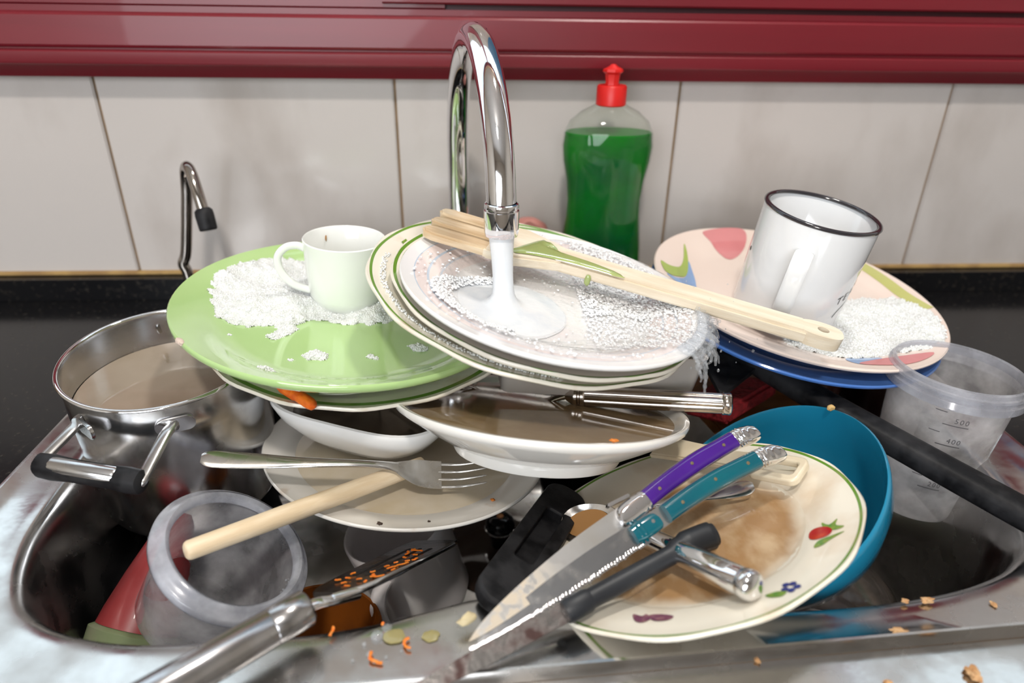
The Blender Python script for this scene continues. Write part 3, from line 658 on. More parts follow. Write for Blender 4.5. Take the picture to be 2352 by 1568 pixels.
# ------------------------------------------------------------------ clear plastic: round tub in front, measuring tub on the right, upturned bowl
CLEAR = thin_clear('clear_tub_plastic', (.93, .93, .95), .10, .42, (.80, .80, .84))
MILKY = thin_clear('milky_rim_plastic', (.85, .86, .90), .18, .55, (.74, .76, .82))
TUM = frame((-.1480, .3315, -.0090), (.563, -.017, .826)); TR = .050
tu = empty('plastic_tub', 'clear round plastic tub tilted in the front left corner of the basin', 'tub', TUM)
mesh('body', lathe([(TR-.008, -.0015), (TR-.0090, -.012), (TR-.0115, -.040), (TR-.014, -.066), (TR-.018, -.0715), (0, -.0720)], 80), CLEAR, tu, angle=50)
mesh('rim', lathe([(TR-.0105, -.0052), (TR-.0098, -.0006), (TR-.0070, .0010), (TR-.0048, -.0004), (TR-.0035, -.0030), (TR-.0012, -.0034), (TR, -.0050), (TR-.0004, -.0092), (TR-.0014, -.0100),
      (TR-.0026, -.0082), (TR-.0042, -.0068), (TR-.0075, -.0062), (TR-.0105, -.0052)], 96), MILKY, tu, angle=60)['label'] = 'thick milky rim'
DROPM = thin_clear('water_bead', (.95, .96, .97), .03, .18)
bd = []
for k in range(60):
    a = radians(-70+random.random()*75); z = -.004-random.random()*.010; r = TR-.0098-(-z)*.09; s = .0004+random.random()*.0004
    bd.append(xf(blob(s, s, s, k, 0, 1), T(r*cos(a), r*sin(a), z)))
tag(mesh('water_beads', join(*bd), DROPM, tu), kind='stuff')

JRM = frame((.3590, .4200, .0613), (.050, .015, .998)); JR = .045
ja = empty('measuring_tub', 'tall see-through plastic measuring tub at the right edge of the basin', 'tub', JRM)
JAR = thin_clear('frosted_tub_plastic', (.88, .87, .88), .14, .55, (.80, .78, .78))
mesh('body', lathe([(JR-.0025, -.001), (JR-.003, -.010), (JR-.0055, -.045), (JR-.009, -.085), (JR-.0105, -.112), (JR-.0125, -.1185), (JR-.017, -.1215), (0, -.1215)], 80), JAR, ja, angle=50)
mesh('rim', lathe([(JR-.0030, -.0005), (JR-.0018, .0008), (JR-.0006, -.0004), (JR-.0006, -.0035), (JR+.0012, -.0040), (JR+.0014, -.0058), (JR-.0004, -.0064), (JR-.0004, -.0092), (JR+.0022, -.0098), (JR+.0022, -.0152), (JR+.0010, -.0150), (JR-.0022, -.0110), (JR-.0032, -.0040), (JR-.0030, -.0005)], 96), thin_clear('ribbed_rim_plastic', (.86, .87, .90), .14, .36, (.74, .75, .80)), ja, angle=30)
MARK = mat('grey_scale_print', (.10, .095, .10), .5)
def on_jar(g, a0, z0):
    out = []
    for x, y, z in g[0]:
        zz = z0+y; r = JR-.003+.0003+(zz+.010)*.075; a = a0+x/JR; out.append((r*cos(a), r*sin(a), zz))
    return out, g[1]
for t, a, z in (('400', -112, -.0440), ('300', -112, -.0640), ('200', -112, -.0840), ('500', -112, -.0270)):
    mesh('scale_number', on_jar(text_geo(t, .0058), radians(a), z), MARK, ja)
    mesh('scale_tick', on_jar(strip_decal([(-.009, 0), (0, 0), (.009, 0)], .0007, lambda x, y: 0), radians(a-4), z-.0022), MARK, ja)
    mesh('scale_tick', on_jar(strip_decal([(-.004, 0), (0, 0), (.004, 0)], .0006, lambda x, y: 0), radians(a-20), z+.0075), MARK, ja)

GLM = T(.2720, .3560, -.1700)
gb = empty('glass_bowl', 'clear bowl turned upside down at the front right of the basin floor', 'bowl', GLM)
GLASSY = thin_clear('clear_bowl_plastic', (.86, .82, .78), .05, .10, (.45, .38, .33))
mesh('body', lathe([(.0520, .0), (.0525, .004), (.0480, .030), (.0440, .060), (.0400, .076), (.0330, .083), (0, .084)], 80), GLASSY, gb, angle=50)
mesh('rim', lathe([(.0520+.0013*cos(a), .0016+.0014*sin(a)) for a in [2*pi*k/8 for k in range(9)]], 80), MILKY, gb)

# translucent rectangular tub under the tilted stack
bxm = T(.0960, .4800, .0500) @ Matrix.Rotation(radians(4), 4, 'Z') @ Matrix.Rotation(radians(7), 4, 'Y')
bx = empty('food_box', 'white translucent rectangular box wedged under the tilted plate stack', 'box', bxm)
FROST = mat('frosted_white_plastic', (.60, .55, .50), .30, trans=.15, col2=(.56, .50, .45), nscale=25)
def rring(sx, sy, r, z): return [(x, y, z) for x, y in rrect(sx, sy, r)]
mesh('body', loft([rring(.150, .078, .006, -.022), rring(.158, .086, .008, .016), rring(.160, .088, .008, .017), rring(.156, .084, .008, .0165), rring(.147, .075, .006, -.020)]), FROST, bx, angle=50)

# ------------------------------------------------------------------ red and other half-hidden things
REDP = mat('red_plastic', (.21, .018, .020), .38, coat=.1, col2=(.25, .030, .032), nscale=30)
rc = empty('plastic_cone', 'red plastic cone with grey-green end, half hidden beside the clear tub', 'utensil', stick((-.2060, .3900, -.0300), (-.2290, .3230, -.0900)))
mesh('body', tube([(0, 0, 0), (.006, 0, 0), (.022, 0, 0), (.045, 0, 0), (.068, 0, 0), (.0775, 0, 0)], [.006, .0100, .0150, .0205, .0250, .0262], 32), REDP, rc)
mesh('end_cap', tube([(.0775, 0, 0), (.080, 0, 0), (.098, 0, 0), (.103, 0, 0)], [.0255, .0295, .0280, .022], 32), mat('grey_green_rubber', (.22, .22, .155), .4, col2=(.16, .20, .10), nscale=25), rc)['label'] = 'grey-green end'

AMM = frame((-.1060, .3450, -.0950), (.15, .10, .98))
am = empty('amber_bowl', 'amber glass bowl deep in the basin behind the slotted turner', 'bowl', AMM)
AMB = mat('amber_glass', (.30, .085, .012), .08, trans=.30, coat=.5, col2=(.20, .06, .012), nscale=22)
mesh('body', lathe([(0, -.054), (.020, -.054), (.031, -.040), (.0375, -.012), (.0385, 0), (.0400, .0006), (.0410, -.001), (.040, -.014), (.033, -.046), (.022, -.062), (0, -.062)], 64), AMB, am, angle=50)
lk = empty('pan_lid', 'small lid with black knob and steel ring, deep under the large white plate', 'lid', T(.0240, .4900, -.1690))
mesh('cover', lathe([(0, .007), (.030, .0060), (.050, .001), (.054, -.001), (.0545, -.0025), (.050, -.001), (.03, .003), (0, .004)], 64), mat('brown_lid_glass', (.05, .03, .022), .08, coat=.5), lk)
kn = mesh('knob', lathe([(0, .040), (.008, .0395), (.0125, .036), (.0140, .030), (.0125, .024), (.0090, .018), (.008, .006), (0, .006)], 40), BLACKG, lk)
mesh('ring', lathe([(.0136+.0009*cos(a), .0268+.0009*sin(a)) for a in [2*pi*k/8 for k in range(9)]], 40), CHROME, kn)
mesh('screw_cap', lathe([(0, .0408), (.0032, .0406), (.0036, .0396)], 20), mat('copper_screw', (.35, .16, .07), .35, .8), kn)

# pan with a slotted black handle
PANM = frame((.1330, .4680, -.0720), (0, .03, 1))
pn = empty('saucepan', 'dark saucepan in the middle of the basin whose slotted black handle points forward', 'pan', PANM)
mesh('body', lathe([(0, -.085), (.060, -.085), (.070, -.078), (.0735, -.005), (.0748, .0008), (.0760, 0), (.0745, -.006), (.072, -.080), (.061, -.090), (0, -.091)], 80), mat('dark_enamel', (.012, .010, .012), .14, coat=.4), pn, angle=50)
hM = PANM.inverted() @ stick((.0090, .2640, .0062), (.0690, .3930, -.0260), (.25, -.15, 1))
def side(x): return interp([(0, .0125), (.012, .0150), (.05, .0165), (.10, .0160), (.15, .0150)], x)
no = 40; outl, inl = [], []
for x, y in rrect(.150, .031, .013, 9, .074, 0): outl.append((x, y*side(x)/.0155))
for x, y in rrect(.066, .0130, .003, 9, .078, 0): inl.append((x, y))
hb = mesh('handle', ring_plate(outl, inl, -.0048, .0048), BLACKP, pn, hM, angle=30)
mesh('recess', prism(rrect(.068, .0150, .004, 4, .078, 0), -.0044, -.0030), BLACKP, hb)
bv = hb.modifiers.new('round', 'BEVEL'); bv.width = .0022; bv.segments = 3; bv.limit_method = 'ANGLE'; bv.angle_limit = radians(50)

# black turner under the blue plate with a long handle to the right
bt = empty('black_turner', 'long-handled black nylon turner running from under the blue plate to the right edge', 'turner', T(0, 0, 0))
mesh('blade', loft([[(.190, .437, .026), (.238, .476, .033), (.262, .560, .030), (.190, .560, .040)], [(.190, .437, .030), (.238, .476, .037), (.262, .560, .034), (.190, .560, .044)]]), BLACKP, bt, angle=20)
hp = smooth_path([(.226, .500, .034), (.238, .472, .0335), (.262, .436, .028), (.300, .380, .0215), (.338, .324, .0155), (.385, .255, .009)], 6)
mesh('handle', tube(hp, [(.0110, .0080)]*6+[(.0112, .0082)]*(len(hp)-6), 16, sq=3.2), BLACKP, bt)
SCOUR = mat('red_scourer', (.30, .012, .018), .85, col2=(.20, .008, .012), nscale=120, bump=.9, bscale=260)
tag(mesh('scouring_pad', xf(box(.075, .045, .014, (0, 0, 0), .003), T(.2200, .4880, -.004) @ Matrix.Rotation(.65, 4, 'Z') @ Matrix.Rotation(-.25, 4, 'X')), SCOUR), 'rough red scouring pad under the bend of the black turner', 'scourer')
tag(mesh('wooden_board', xf(prism(rrect(.125, .085, .012), -.006, .006, .002), T(.2560, .5080, -.020) @ Matrix.Rotation(.3, 4, 'Z') @ Matrix.Rotation(.12, 4, 'X')), mat('orange_wood', (.30, .12, .035), .35, coat=.2, col2=(.22, .085, .025), nscale=14, stretch=(1, 8, 1))), 'orange-brown wooden board behind the teal bowl', 'board')
bj = empty('brown_jar', 'dark brown jar standing beneath the blue plate beside the measuring tub', 'jar', T(.3180, .5450, -.1690))
mesh('body', lathe([(0, 0), (.026, 0), (.030, .004), (.030, .190), (.027, .200), (.024, .206)], 48), mat('dark_brown_glass', (.035, .010, .007), .08, coat=.5), bj)
mesh('lid', lathe([(.0265, .200), (.0268, .213), (.025, .2145), (0, .2145)], 48), BLACKP, bj)
sr = empty('ball_end_utensil', 'slim utensil with a shiny round end peeping out under the blue plate', 'utensil', stick((.2940, .5030, .0010), (.2300, .5650, .0100)))
mesh('end_ball', xf(blob(.0075, .0068, .0068, 1, 0, 3), T(0, 0, 0)), CHROME, sr)
mesh('rod', tube([(.004, 0, 0), (.05, 0, 0), (.085, 0, 0)], .0032, 12), mat('cream_handle', (.62, .54, .44), .35), sr)

# ------------------------------------------------------------------ things along the wall
bo = empty('dish_soap_bottle', 'waisted clear bottle of green dish soap with red cap by the tiles', 'bottle', T(.1325, .6600, 0))
bprof = [(0, .0012), (.034, 0), (.0400, .003), (.0425, .012), (.0428, .040), (.0412, .075), (.0378, .105), (.0372, .122), (.0392, .142), (.0428, .160), (.0440, .174), (.0425, .186), (.0370, .197), (.0270, .2055), (.0165, .2105), (.0135, .2130), (.0130, .2180), (.0118, .2185)]
mesh('body', lathe(bprof, 64, sy=.62), thin_clear('bottle_plastic', (.96, .98, .96), .06, .02, (.7, .76, .7)), bo, angle=60)
SOAP = mat('green_soap', (.0, .105, .012), .20, spec=.15, trans=.08, ior=1.36, col2=(.0, .16, .006), nscale=18)
mesh('soap', lathe([(0, .0030), (.033, .0018)]+[(r-.0012, z) for r, z in bprof[2:12] if z > .004]+[(.0418, .1850), (.0405, .1870), (0, .1868)], 64, sy=.61), SOAP, bo, angle=50)['label'] = 'green liquid soap'
REDC = mat('red_cap_plastic', (.62, .012, .010), .38, col2=(.56, .012, .010))
cp = mesh('cap', lathe([(0, .2285), (.0128, .2285), (.0138, .2270), (.0140, .2115), (.0128, .2105), (.0120, .2110)], 40), REDC, bo)
mesh('nozzle', lathe([(0, .2465), (.0022, .2462), (.0040, .2445), (.0092, .2420), (.0096, .2400), (.0072, .2380), (.0062, .2310), (.0068, .2285), (0, .228)], 8), REDC, cp)
mesh('label_panel', [(lambda g: ([(x, -.62*math.sqrt(max(1e-6, interp([(q[1], q[0]) for q in bprof], z)**2-x*x))-.0006, z) for x, z, _ in g[0]], g[1]))(
     decal([(-.030, .020), (.030, .020), (.0315, .150), (.024, .1605), (.012, .166), (0, .1675), (-.012, .166), (-.024, .1605), (-.0315, .150)], lambda x, y: 0, 0, 10, 5))][0],
     thin_clear('label_film', (.80, .95, .92), .10, .03, (.06, .42, .36)), bo)['label'] = 'transparent arched label'

FX, FY = -.0105, .6550
fa = empty('kitchen_tap', 'tall chrome swan-neck tap running water over the plate stack', 'tap', T(FX, FY, 0))
ex, ey = .0310, -.2250
pth = [(0, 0, 0), (0, 0, .05), (0, 0, .10), (0, 0, .150)]
for k in range(0, 21):
    a = pi*k/20; t = (1-cos(a))/2; pth.append((ex*t, ey*t, .165+.1085*sin(a)))
mesh('spout', tube(smooth_path(pth[:4], 2)+[Vector(p) for p in pth[4:]], .0098, 28, up=(1, 0, 0)), CHROME, fa)
nz = mesh('aerator', lathe([(.0100, .0050), (.0109, .0045), (.0112, .0030), (.0112, .0018), (.0104, .0014), (.0104, .0006), (.0114, .0002), (.0114, -.0135), (.0108, -.0165), (.0090, -.0170), (.0085, -.0120), (0, -.012)], 40), CHROME, fa, T(ex, ey, .1770))
mesh('flange', lathe([(.0098, .030), (.014, .028), (.016, .012), (.024, .006), (.0255, 0), (0, 0)], 40), CHROME, fa)

st = empty('filter_tap', 'small thin steel tap with black tip at the left, before the tiles', 'tap', T(-.2830, .6600, 0))
sp = smooth_path([(-.0005, 0, 0), (0, 0, .045), (-.0025, 0, .058), (.003, 0, .072), (.0135, 0, .122), (.0165, -.0005, .140), (.0195, -.004, .1515), (.0245, -.0105, .1560), (.0300, -.0185, .1505), (.0350, -.0260, .1370), (.0395, -.0320, .1190)], 6)
mesh('spout', tube(sp, .0052, 18, up=(1, 0, 0)), mat('dull_chrome', (.50, .46, .43), .10, 1., col2=(.40, .37, .34), nscale=40), st)
mesh('tip', tube([(.0388, -.0311, .1225), (.0393, -.0317, .1205), (.0400, -.0328, .1165), (.0424, -.0362, .1045), (.0426, -.0365, .1035)], [.0060, .0080, .0084, .0080, .0070], 20, up=(1, 0, 0)), BLACKP, st)['label'] = 'black plastic tip'
mesh('base', lathe([(.0055, .018), (.009, .016), (.011, .004), (.016, 0), (0, 0)], 24), STEEL, st)

pk = empty('sponge_holder', 'small pinkish rounded thing standing behind the stack beside the tap', 'holder', T(.0600, .6780, 0))
mesh('body', loft([[(x, y, z) for x, y in rrect(sx, min(.018, sx), min(.008, sx*.45))] for sx, z in ((.046, 0), (.050, .006), (.050, .060), (.046, .080), (.036, .091), (.018, .0965), (.004, .098))]), mat('pink_plastic', (.48, .20, .17), .45), pk, angle=50)

# ------------------------------------------------------------------ cutlery
def section(w, t, x, z=0., n=14, dish=0.):
    """flattened oval cross-section across x; dish bends the edges upwards"""
    out = []
    for k in range(n):
        a = 2*pi*(k+.5)/n; y = w/2*math.copysign(abs(cos(a))**.8, cos(a)); out.append((x, y, z+t/2*sin(a)+dish*(2*y/w)**2 if w else z))
    return out
def strip(tab, dish=0.):
    """tab rows: x, width, thickness, z, dish"""
    return loft([section(w, t, x, z, dish=d) for x, w, t, z, d in tab])
def densify(tab, n=4):
    out = []
    P = [Vector(r[:3]) for r in tab]; Q = [Vector((r[3], r[4], 0)) for r in tab]
    a = smooth_path(P, n); b = smooth_path(Q, n)
    return [(p.x, max(p.y, .0002), max(p.z, .0003), q.x, q.y) for p, q in zip(a, b)]
def tine(x0, x1, y0, y1, z0, z1, zm):
    P = smooth_path([(x0, y0, z0), ((x0+x1)/2, (y0+y1)/2, zm), (x1, y1, z1)], 5); n = len(P)
    return tube(P, [(.00125*(1-.45*i/n), .0009) for i in range(n-1)]+[(.0003, .0003)], 8, up=(0, 0, 1))

# dinner fork across the large white plate (x runs from handle end to tines)
FM = stick((-.1775, .3745, .0275), (.0090, .3995, -.0110), (0, -.42, .9))
fo = empty('fork', 'plain steel fork resting tines-up across the large white plate', 'fork', FM)
mesh('handle', strip(densify([(0, .006, .0012, .0010, 0), (.003, .0105, .0022, .0010, 0), (.010, .0128, .0026, .0010, 0), (.030, .0118, .0028, .0015, 0), (.060, .0082, .0030, .0030, 0), (.095, .0058, .0032, .0060, 0), (.118, .0062, .0030, .0060, 0), (.128, .0085, .0026, .0030, .0004)])), CUTLERY, fo)
mesh('head', strip(densify([(.126, .0080, .0026, .0036, .0003), (.134, .0150, .0020, -.0010, .0016), (.142, .0205, .0017, -.0045, .0026), (.152, .0222, .0016, -.0058, .0022), (.160, .0222, .0015, -.0048, .0012)])), CUTLERY, fo)
for y in (-.0090, -.0030, .0030, .0090):
    mesh('tine', tine(.158, .191, y, y*.95, -.0048, .0055, -.0022), CUTLERY, fo)

# fluted fork in the soup plate
def gear(r, x, n=12, k=6, depth=.10):
    return [(x, r*(1-depth*(.5-.5*cos(2*pi*j/k)))*cos(2*pi*(i*k+j)/(n*k)), r*(1-depth*(.5-.5*cos(2*pi*j/k)))*sin(2*pi*(i*k+j)/(n*k))) for i in range(n) for j in range(k)]
def rod(tab, n=72): return loft([[(x, r*cos(2*pi*k/n), r*sin(2*pi*k/n)) for k in range(n)] for x, r in tab])
CUTD = mat('fluted_steel', (.62, .57, .53), .14, 1., col2=(.54, .48, .43), nscale=50, rough2=.22)
def fluted(parent, L):
    mesh('handle', loft([gear(.0072, .004), gear(.0076, .010), gear(.0078, L*.6), gear(.0074, L-.004)]), CUTD, parent, angle=25)
    mesh('end_cap', rod([(-.0005, .002), (0, .0066), (.0008, .0080), (.0022, .0085), (.0032, .0081), (.0052, .0081), (.0060, .0085), (.0070, .0082)]), CUTD, parent, angle=30)
    mesh('collar', rod([(L-.006, .0076), (L-.005, .0084), (L-.003, .0084), (L-.002, .0072), (L-.001, .0072), (L, .0086), (L+.002, .0086), (L+.003, .0070), (L+.006, .0052), (L+.009, .0032)]), CUTD, parent, angle=30)
SFM = stick((.1868, .4085, .0400), (-.0110, .4640, .0230), (0, -.15, 1))
sf = empty('fluted_fork', 'heavy fork with fluted round handle lying in the soup plate', 'fork', SFM)
fluted(sf, .112)
mesh('head', strip(densify([(.119, .0060, .0050, 0, 0), (.130, .0062, .0036, -.0040, 0), (.140, .0120, .0026, -.0092, .0006), (.152, .0215, .0018, -.0120, .0022), (.166, .0230, .0016, -.0115, .0018)])), CUTD, sf)
for y in (-.0094, -.0031, .0031, .0094):
    mesh('tine', tine(.164, .206, y, y*.9, -.0112, .0005, -.0085), CUTD, sf)

# round chrome handled utensil across the strawberry plate
CHM = stick((.1389, .2389, .0402), (.0884, .3382, -.0026)) @ SIZE
ch = empty('chrome_handled_spoon', 'utensil with thick round chrome handle lying across the brown sauce under the black knife', 'spoon', CHM)
mesh('handle', rod([(.0085, .0074), (.0095, .0077), (.030, .0078), (.090, .0074), (.098, .0050)], 40), CHROME, ch)
mesh('end_cap', rod([(-.0010, .0005), (-.0006, .0040), (.0004, .0066), (.0020, .0080), (.0045, .0084), (.0070, .0084), (.0078, .0078), (.0090, .0078)], 40), CHROME, ch, angle=60)
mesh('neck', strip(densify([(.097, .0090, .0080, 0, 0), (.102, .0060, .0040, 0, 0), (.105, .0055, .0030, .001, 0), (.118, .0080, .0026, .001, 0)])), CUTLERY, ch)

# teaspoon under the knives
TSM = stick((.0713, .3506, -.0145), (.1724, .3382, .0207), (-.1, -.25, 1)) @ SIZE
ts = empty('teaspoon', 'steel teaspoon holding brown liquid, its bowl beside the slotted black handle', 'spoon', TSM)
ov = []
for t, dz in ((.02, -.0068), (.35, -.0062), (.65, -.0042), (.88, -.0014), (1., .0), (1.03, -.0004), (.9, -.0024), (.66, -.0052), (.35, -.0072), (.02, -.0078)):
    ov.append([(.004+.0210*t*cos(2*pi*k/36)*(1.+.12*cos(2*pi*k/36)), .0145*t*sin(2*pi*k/36)*(1-.14*cos(2*pi*k/36)), dz) for k in range(36)])
mesh('bowl', loft(ov), CUTLERY, ts, angle=60)
mesh('handle', strip(densify([(.024, .0075, .0022, .0000, .0003), (.034, .0052, .0024, .0016, 0), (.060, .0050, .0022, .0030, 0), (.085, .0080, .0020, .0016, 0), (.105, .0118, .0018, .0002, 0), (.116, .0115, .0016, 0, 0), (.1205, .0060, .0012, 0, 0)])), CUTLERY, ts)
tag(mesh('spoon_liquid', [(lambda g: g)(lathe([(0, -.0022), (.0108, -.0022)], 36))][0], mat('tea_brown', (.40, .21, .08), .06, coat=.4), M=TSM @ T(.0045, 0, 0) @ Matrix.Diagonal((1.45, 1.0, 1, 1))), 'brown liquid in the bowl of the teaspoon', 'liquid', kind='stuff')

# cream plastic spoon with loop handle
CRP = mat('cream_plastic', (.70, .62, .47), .28, coat=.2, col2=(.64, .55, .40), nscale=40)
CSM = stick((.2071, .3335, .0354), (.1330, .4228, -.0040), (-.15, 0, 1), radians(-8)) @ SIZE
cs = empty('cream_ladle', 'cream plastic utensil with rectangular loop handle on the strawberry plate', 'utensil', CSM)
o_ = rrect(.036, .0250, .006, 8, .018, 0); i_ = rrect(.0235, .0125, .003, 8, .0170, 0)
lp = mesh('loop', ring_plate(o_, i_, -.0030, .0030), CRP, cs, angle=30)
bv = lp.modifiers.new('round', 'BEVEL'); bv.width = .0016; bv.segments = 3; bv.limit_method = 'ANGLE'; bv.angle_limit = radians(50)
mesh('shaft', prism([(.034, -.0105), (.034, .0105), (.052, .0085), (.090, .0100), (.118, .0120), (.118, -.0120), (.090, -.0100), (.052, -.0085)], -.0026, .0026, .0012), CRP, cs)

# table knives: x runs from the handle end to the tip, z is the flat side
def scale_outline(tab):
    P = smooth_path([(x, yt, 0) for x, yt, yb in tab], 4); Q = smooth_path([(x, yb, 0) for x, yt, yb in tab], 4)
    return [(p.x, p.y) for p in P]+[(q.x, q.y) for q in Q[::-1]]
HT = [(.014, .0050, -.0072), (.028, .0060, -.0062), (.050, .0076, -.0050), (.075, .0074, -.0048), (.098, .0062, -.0056)]
def laguiole(name, label, M, color, dark, serrated, broken):
    k = empty(name, label, 'knife', M)
    L = .235
    sc = mat(name+'_scale', color, .10, coat=.6, col2=dark, nscale=30)
    HB = HT if not broken else [(x*.93+.001, a, b) for x, a, b in HT]
    def half(tab, h, s, flat=.0014):
        tp = smooth_path([(x, a, 0) for x, a, b in tab], 5); bt_ = smooth_path([(x, b, 0) for x, a, b in tab], 5); rings = []
        for i, (p, q) in enumerate(zip(tp, bt_)):
            c, w = (p.y+q.y)/2, (p.y-q.y)/2; r = [(p.x, c+w, 0), (p.x, c-w, 0)]
            for j in range(13): t = pi+pi*j/12; r.append((p.x, c+w*math.copysign(abs(cos(t))**.75, cos(t)), s*(flat+h*abs(sin(t))**.75)))
            rings.append(r)
        return loft(rings)
    mesh('liner', prism(scale_outline([(.012, .0051, -.0074)]+[(x, a+.0002, b-.0002) for x, a, b in HT]+[(.112, .0060, -.0056)]), -.0014, .0014), STEEL, k)
    mesh('scale', half(HB, .0050, 1), sc, k, angle=60)
    mesh('scale', half(HB, .0050, -1), sc, k, angle=60)
    for x, y in ((.026, -.0004), (.055, .0018), (.086, .0006)):
        mesh('rivet', xf(lathe([(.0013, 0), (.0011, .0005), (0, .0006)], 14), T(x*(.93 if broken else 1), y, .0063)), mat('brass_pin', (.62, .52, .34), .25, 1.) if 'brass_pin' not in bpy.data.materials else bpy.data.materials['brass_pin'], k)
    cap = [(-.0068, -.0050, -.0085), (-.0060, -.0022, -.0102), (-.0035, .0010, -.0110), (.0030, .0036, -.0102), (.0085, .0046, -.0086), (.0145, .0051, -.0074)]
    tp = smooth_path([(x, a, 0) for x, a, b in cap], 4); bq = smooth_path([(x, b, 0) for x, a, b in cap], 4); rings = []
    for i, (p, q) in enumerate(zip(tp, bq)):
        c, w = (p.y+q.y)/2, (p.y-q.y)/2; g_ = min(1, .35+.65*math.sin(min(1, i/9)*pi/2)); h = .0067*g_*(1+.05*math.sin(i*2.1) if i > 8 else 1)
        rings.append([(p.x, c+w*math.copysign(abs(cos(2*pi*(j+.5)/20))**.75, cos(2*pi*(j+.5)/20)), h*math.copysign(abs(sin(2*pi*(j+.5)/20))**.75, sin(2*pi*(j+.5)/20))) for j in range(20)])
    mesh('end_cap', loft(rings), CHROME, k, angle=60)
    for j in range(3):
        mesh('ridge', tube([(.0085+.0024*j, .0040, .0040), (.0080+.0024*j, .0010, .0066), (.0078+.0024*j, -.0040, .0066), (.0080+.0024*j, -.0080, .0036)], .0008, 8), CHROME, k)
    if broken:
        mesh('bolster', join(half([(.0985, .0026, -.0050), (.1010, .0054, -.0060), (.112, .0058, -.0064), (.1185, .0050, -.0058)], .0040, 1), half([(.0985, .0026, -.0050), (.1010, .0054, -.0060), (.112, .0058, -.0064), (.1185, .0050, -.0058)], .0040, -1)), sc, k, angle=60)['label'] = 'loose teal front piece, a gap behind it'
        mesh('bolster_ridge', join(*[tube([(.1115+.0030*j, -.0071, 0), (.1115+.0030*j, -.003, .0048), (.1115+.0030*j, .003, .0048), (.1115+.0030*j, .0066, 0)], .0011, 8) for j in range(2)]), sc, k)
        mesh('pin', xf(lathe([(.0014, 0), (.0012, .0005), (0, .0006)], 12), T(.1035, .0005, .0050)), STEEL, k)
    else:
        mesh('bolster', join(*[half([(.0970, .0062, -.0068), (.0985, .0068, -.0074), (.1005, .0064, -.0070), (.102, .0068, -.0074), (.112, .0066, -.0078), (.1180, .0050, -.0068), (.1205, .0018, -.0045)], .0056, q) for q in (1, -1)]), CHROME, k, angle=60)
        mesh('bee_tab', xf(box(.017, .0022, .0050, (0, 0, 0), .0006), T(.113, .0092, .002) @ Matrix.Rotation(.12, 4, 'Z')), CHROME, k)
        mesh('pin', xf(lathe([(.0016, 0), (.0013, .0005), (0, .0006)], 12), T(.1080, -.0008, .0064)), STEEL, k)
    x0 = .110
    top = [(x0, .0062), (.150, .0060), (.190, .0030), (.220, -.0014), (L, -.0062)]
    bot = [(x0, -.0088), (.150, -.0096), (.195, -.0094), (.222, -.0084), (L, -.0066)]
    P = smooth_path([(x, y, 0) for x, y in top], 8); Q = smooth_path([(x, y, 0) for x, y in bot], 8)
    o = []
    for p in P: o.append((p.x, p.y))
    edge = []
    n = 84
    for j in range(n+1):
        t = j/n; q = Q[min(int(t*(len(Q)-1)), len(Q)-1)]; q2 = Q[min(int(t*(len(Q)-1))+1, len(Q)-1)]; f = t*(len(Q)-1)-int(t*(len(Q)-1))
        x, y = q.x+(q2.x-q.x)*f, q.y+(q2.y-q.y)*f
        if serrated and .06 < t < .96: y += .0007*abs(sin(j*pi/3))+(.0006 if j % 9 == 0 else 0)
        edge.append((x, y))
    bl = mesh('blade', prism(o+edge[::-1][1:], -.0009, .0009), GRIMY if not serrated else BLADE, k, angle=30)
    if serrated:
        g = []
        for j in range(4, n-3):
            x, y = edge[j]; g.append(xf(blob(.0011, .0017, .0009, j, 0, 1), T(x, y+.0012, .0005)))
        mesh('serration', join(*g), CHROME, k)
    return k
upk = (.10, -.55, .84)
def knife_frame(a, b, L): k = (Vector(b)-Vector(a)).length/L; return stick(a, b, upk) @ Matrix.Diagonal((k, -k, k, 1))
laguiole('purple_knife', 'purple-handled table knife with smeared blade, upper one of the crossed pair', knife_frame((.1758, .3600, .0502), (-.0068, .2428, .0135), .235), (.045, .006, .175), (.055, .008, .21), False, False)
laguiole('teal_knife', 'teal-handled serrated table knife with a broken handle front', knife_frame((.1857, .3420, .0478), (-.0062, .2395, .0092), .235), (.0, .078, .112), (.0, .096, .126), True, True)

KM = stick((.1372, .2950, .0246), (-.0262, .2172, .0042), (.05, -.45, .9))
bk = empty('black_knife', 'black-handled knife lying lowest at the front, blade dirty, over the sink rim', 'knife', KM)
mesh('handle', tube(smooth_path([(-.002, .0016, 0), (.002, .0010, 0), (.010, 0, 0), (.022, -.0008, 0), (.030, 0, 0), (.060, 0, 0), (.088, 0, 0), (.094, 0, 0), (.100, 0, 0)], 4), [(.0030, .0030)]*2+[(.0066, .0056)]*2+[(.0080, .0066)]*8+[(.0066, .0056)]*4+[(.0054, .0048)]*16+[(.0056, .0048)]*1, 18, sq=2.4), mat('black_rubber_handle', (.013, .014, .017), .40, spec=.35, col2=(.022, .024, .028), nscale=30), bk)
mesh('finger_guard', tube([(.085, 0, 0), (.0875, 0, 0), (.0985, 0, 0), (.101, 0, 0)], [(.0056, .0050), (.0064, .0056), (.0064, .0056), (.0056, .0050)], 18, sq=2.6), bpy.data.materials['black_rubber_handle'], bk)
mesh('blade', prism([(.099, .0050), (.150, .0046), (.180, .0026), (.196, -.0026), (.186, -.0040), (.150, -.0052), (.099, -.0054)], -.0007, .0007), mat('dirty_blade', (.20, .19, .185), .22, .9, col2=(.05, .03, .028), nscale=70, nlo=.42, nhi=.62, rough2=.45, bump=.12, bscale=200), bk, angle=30)

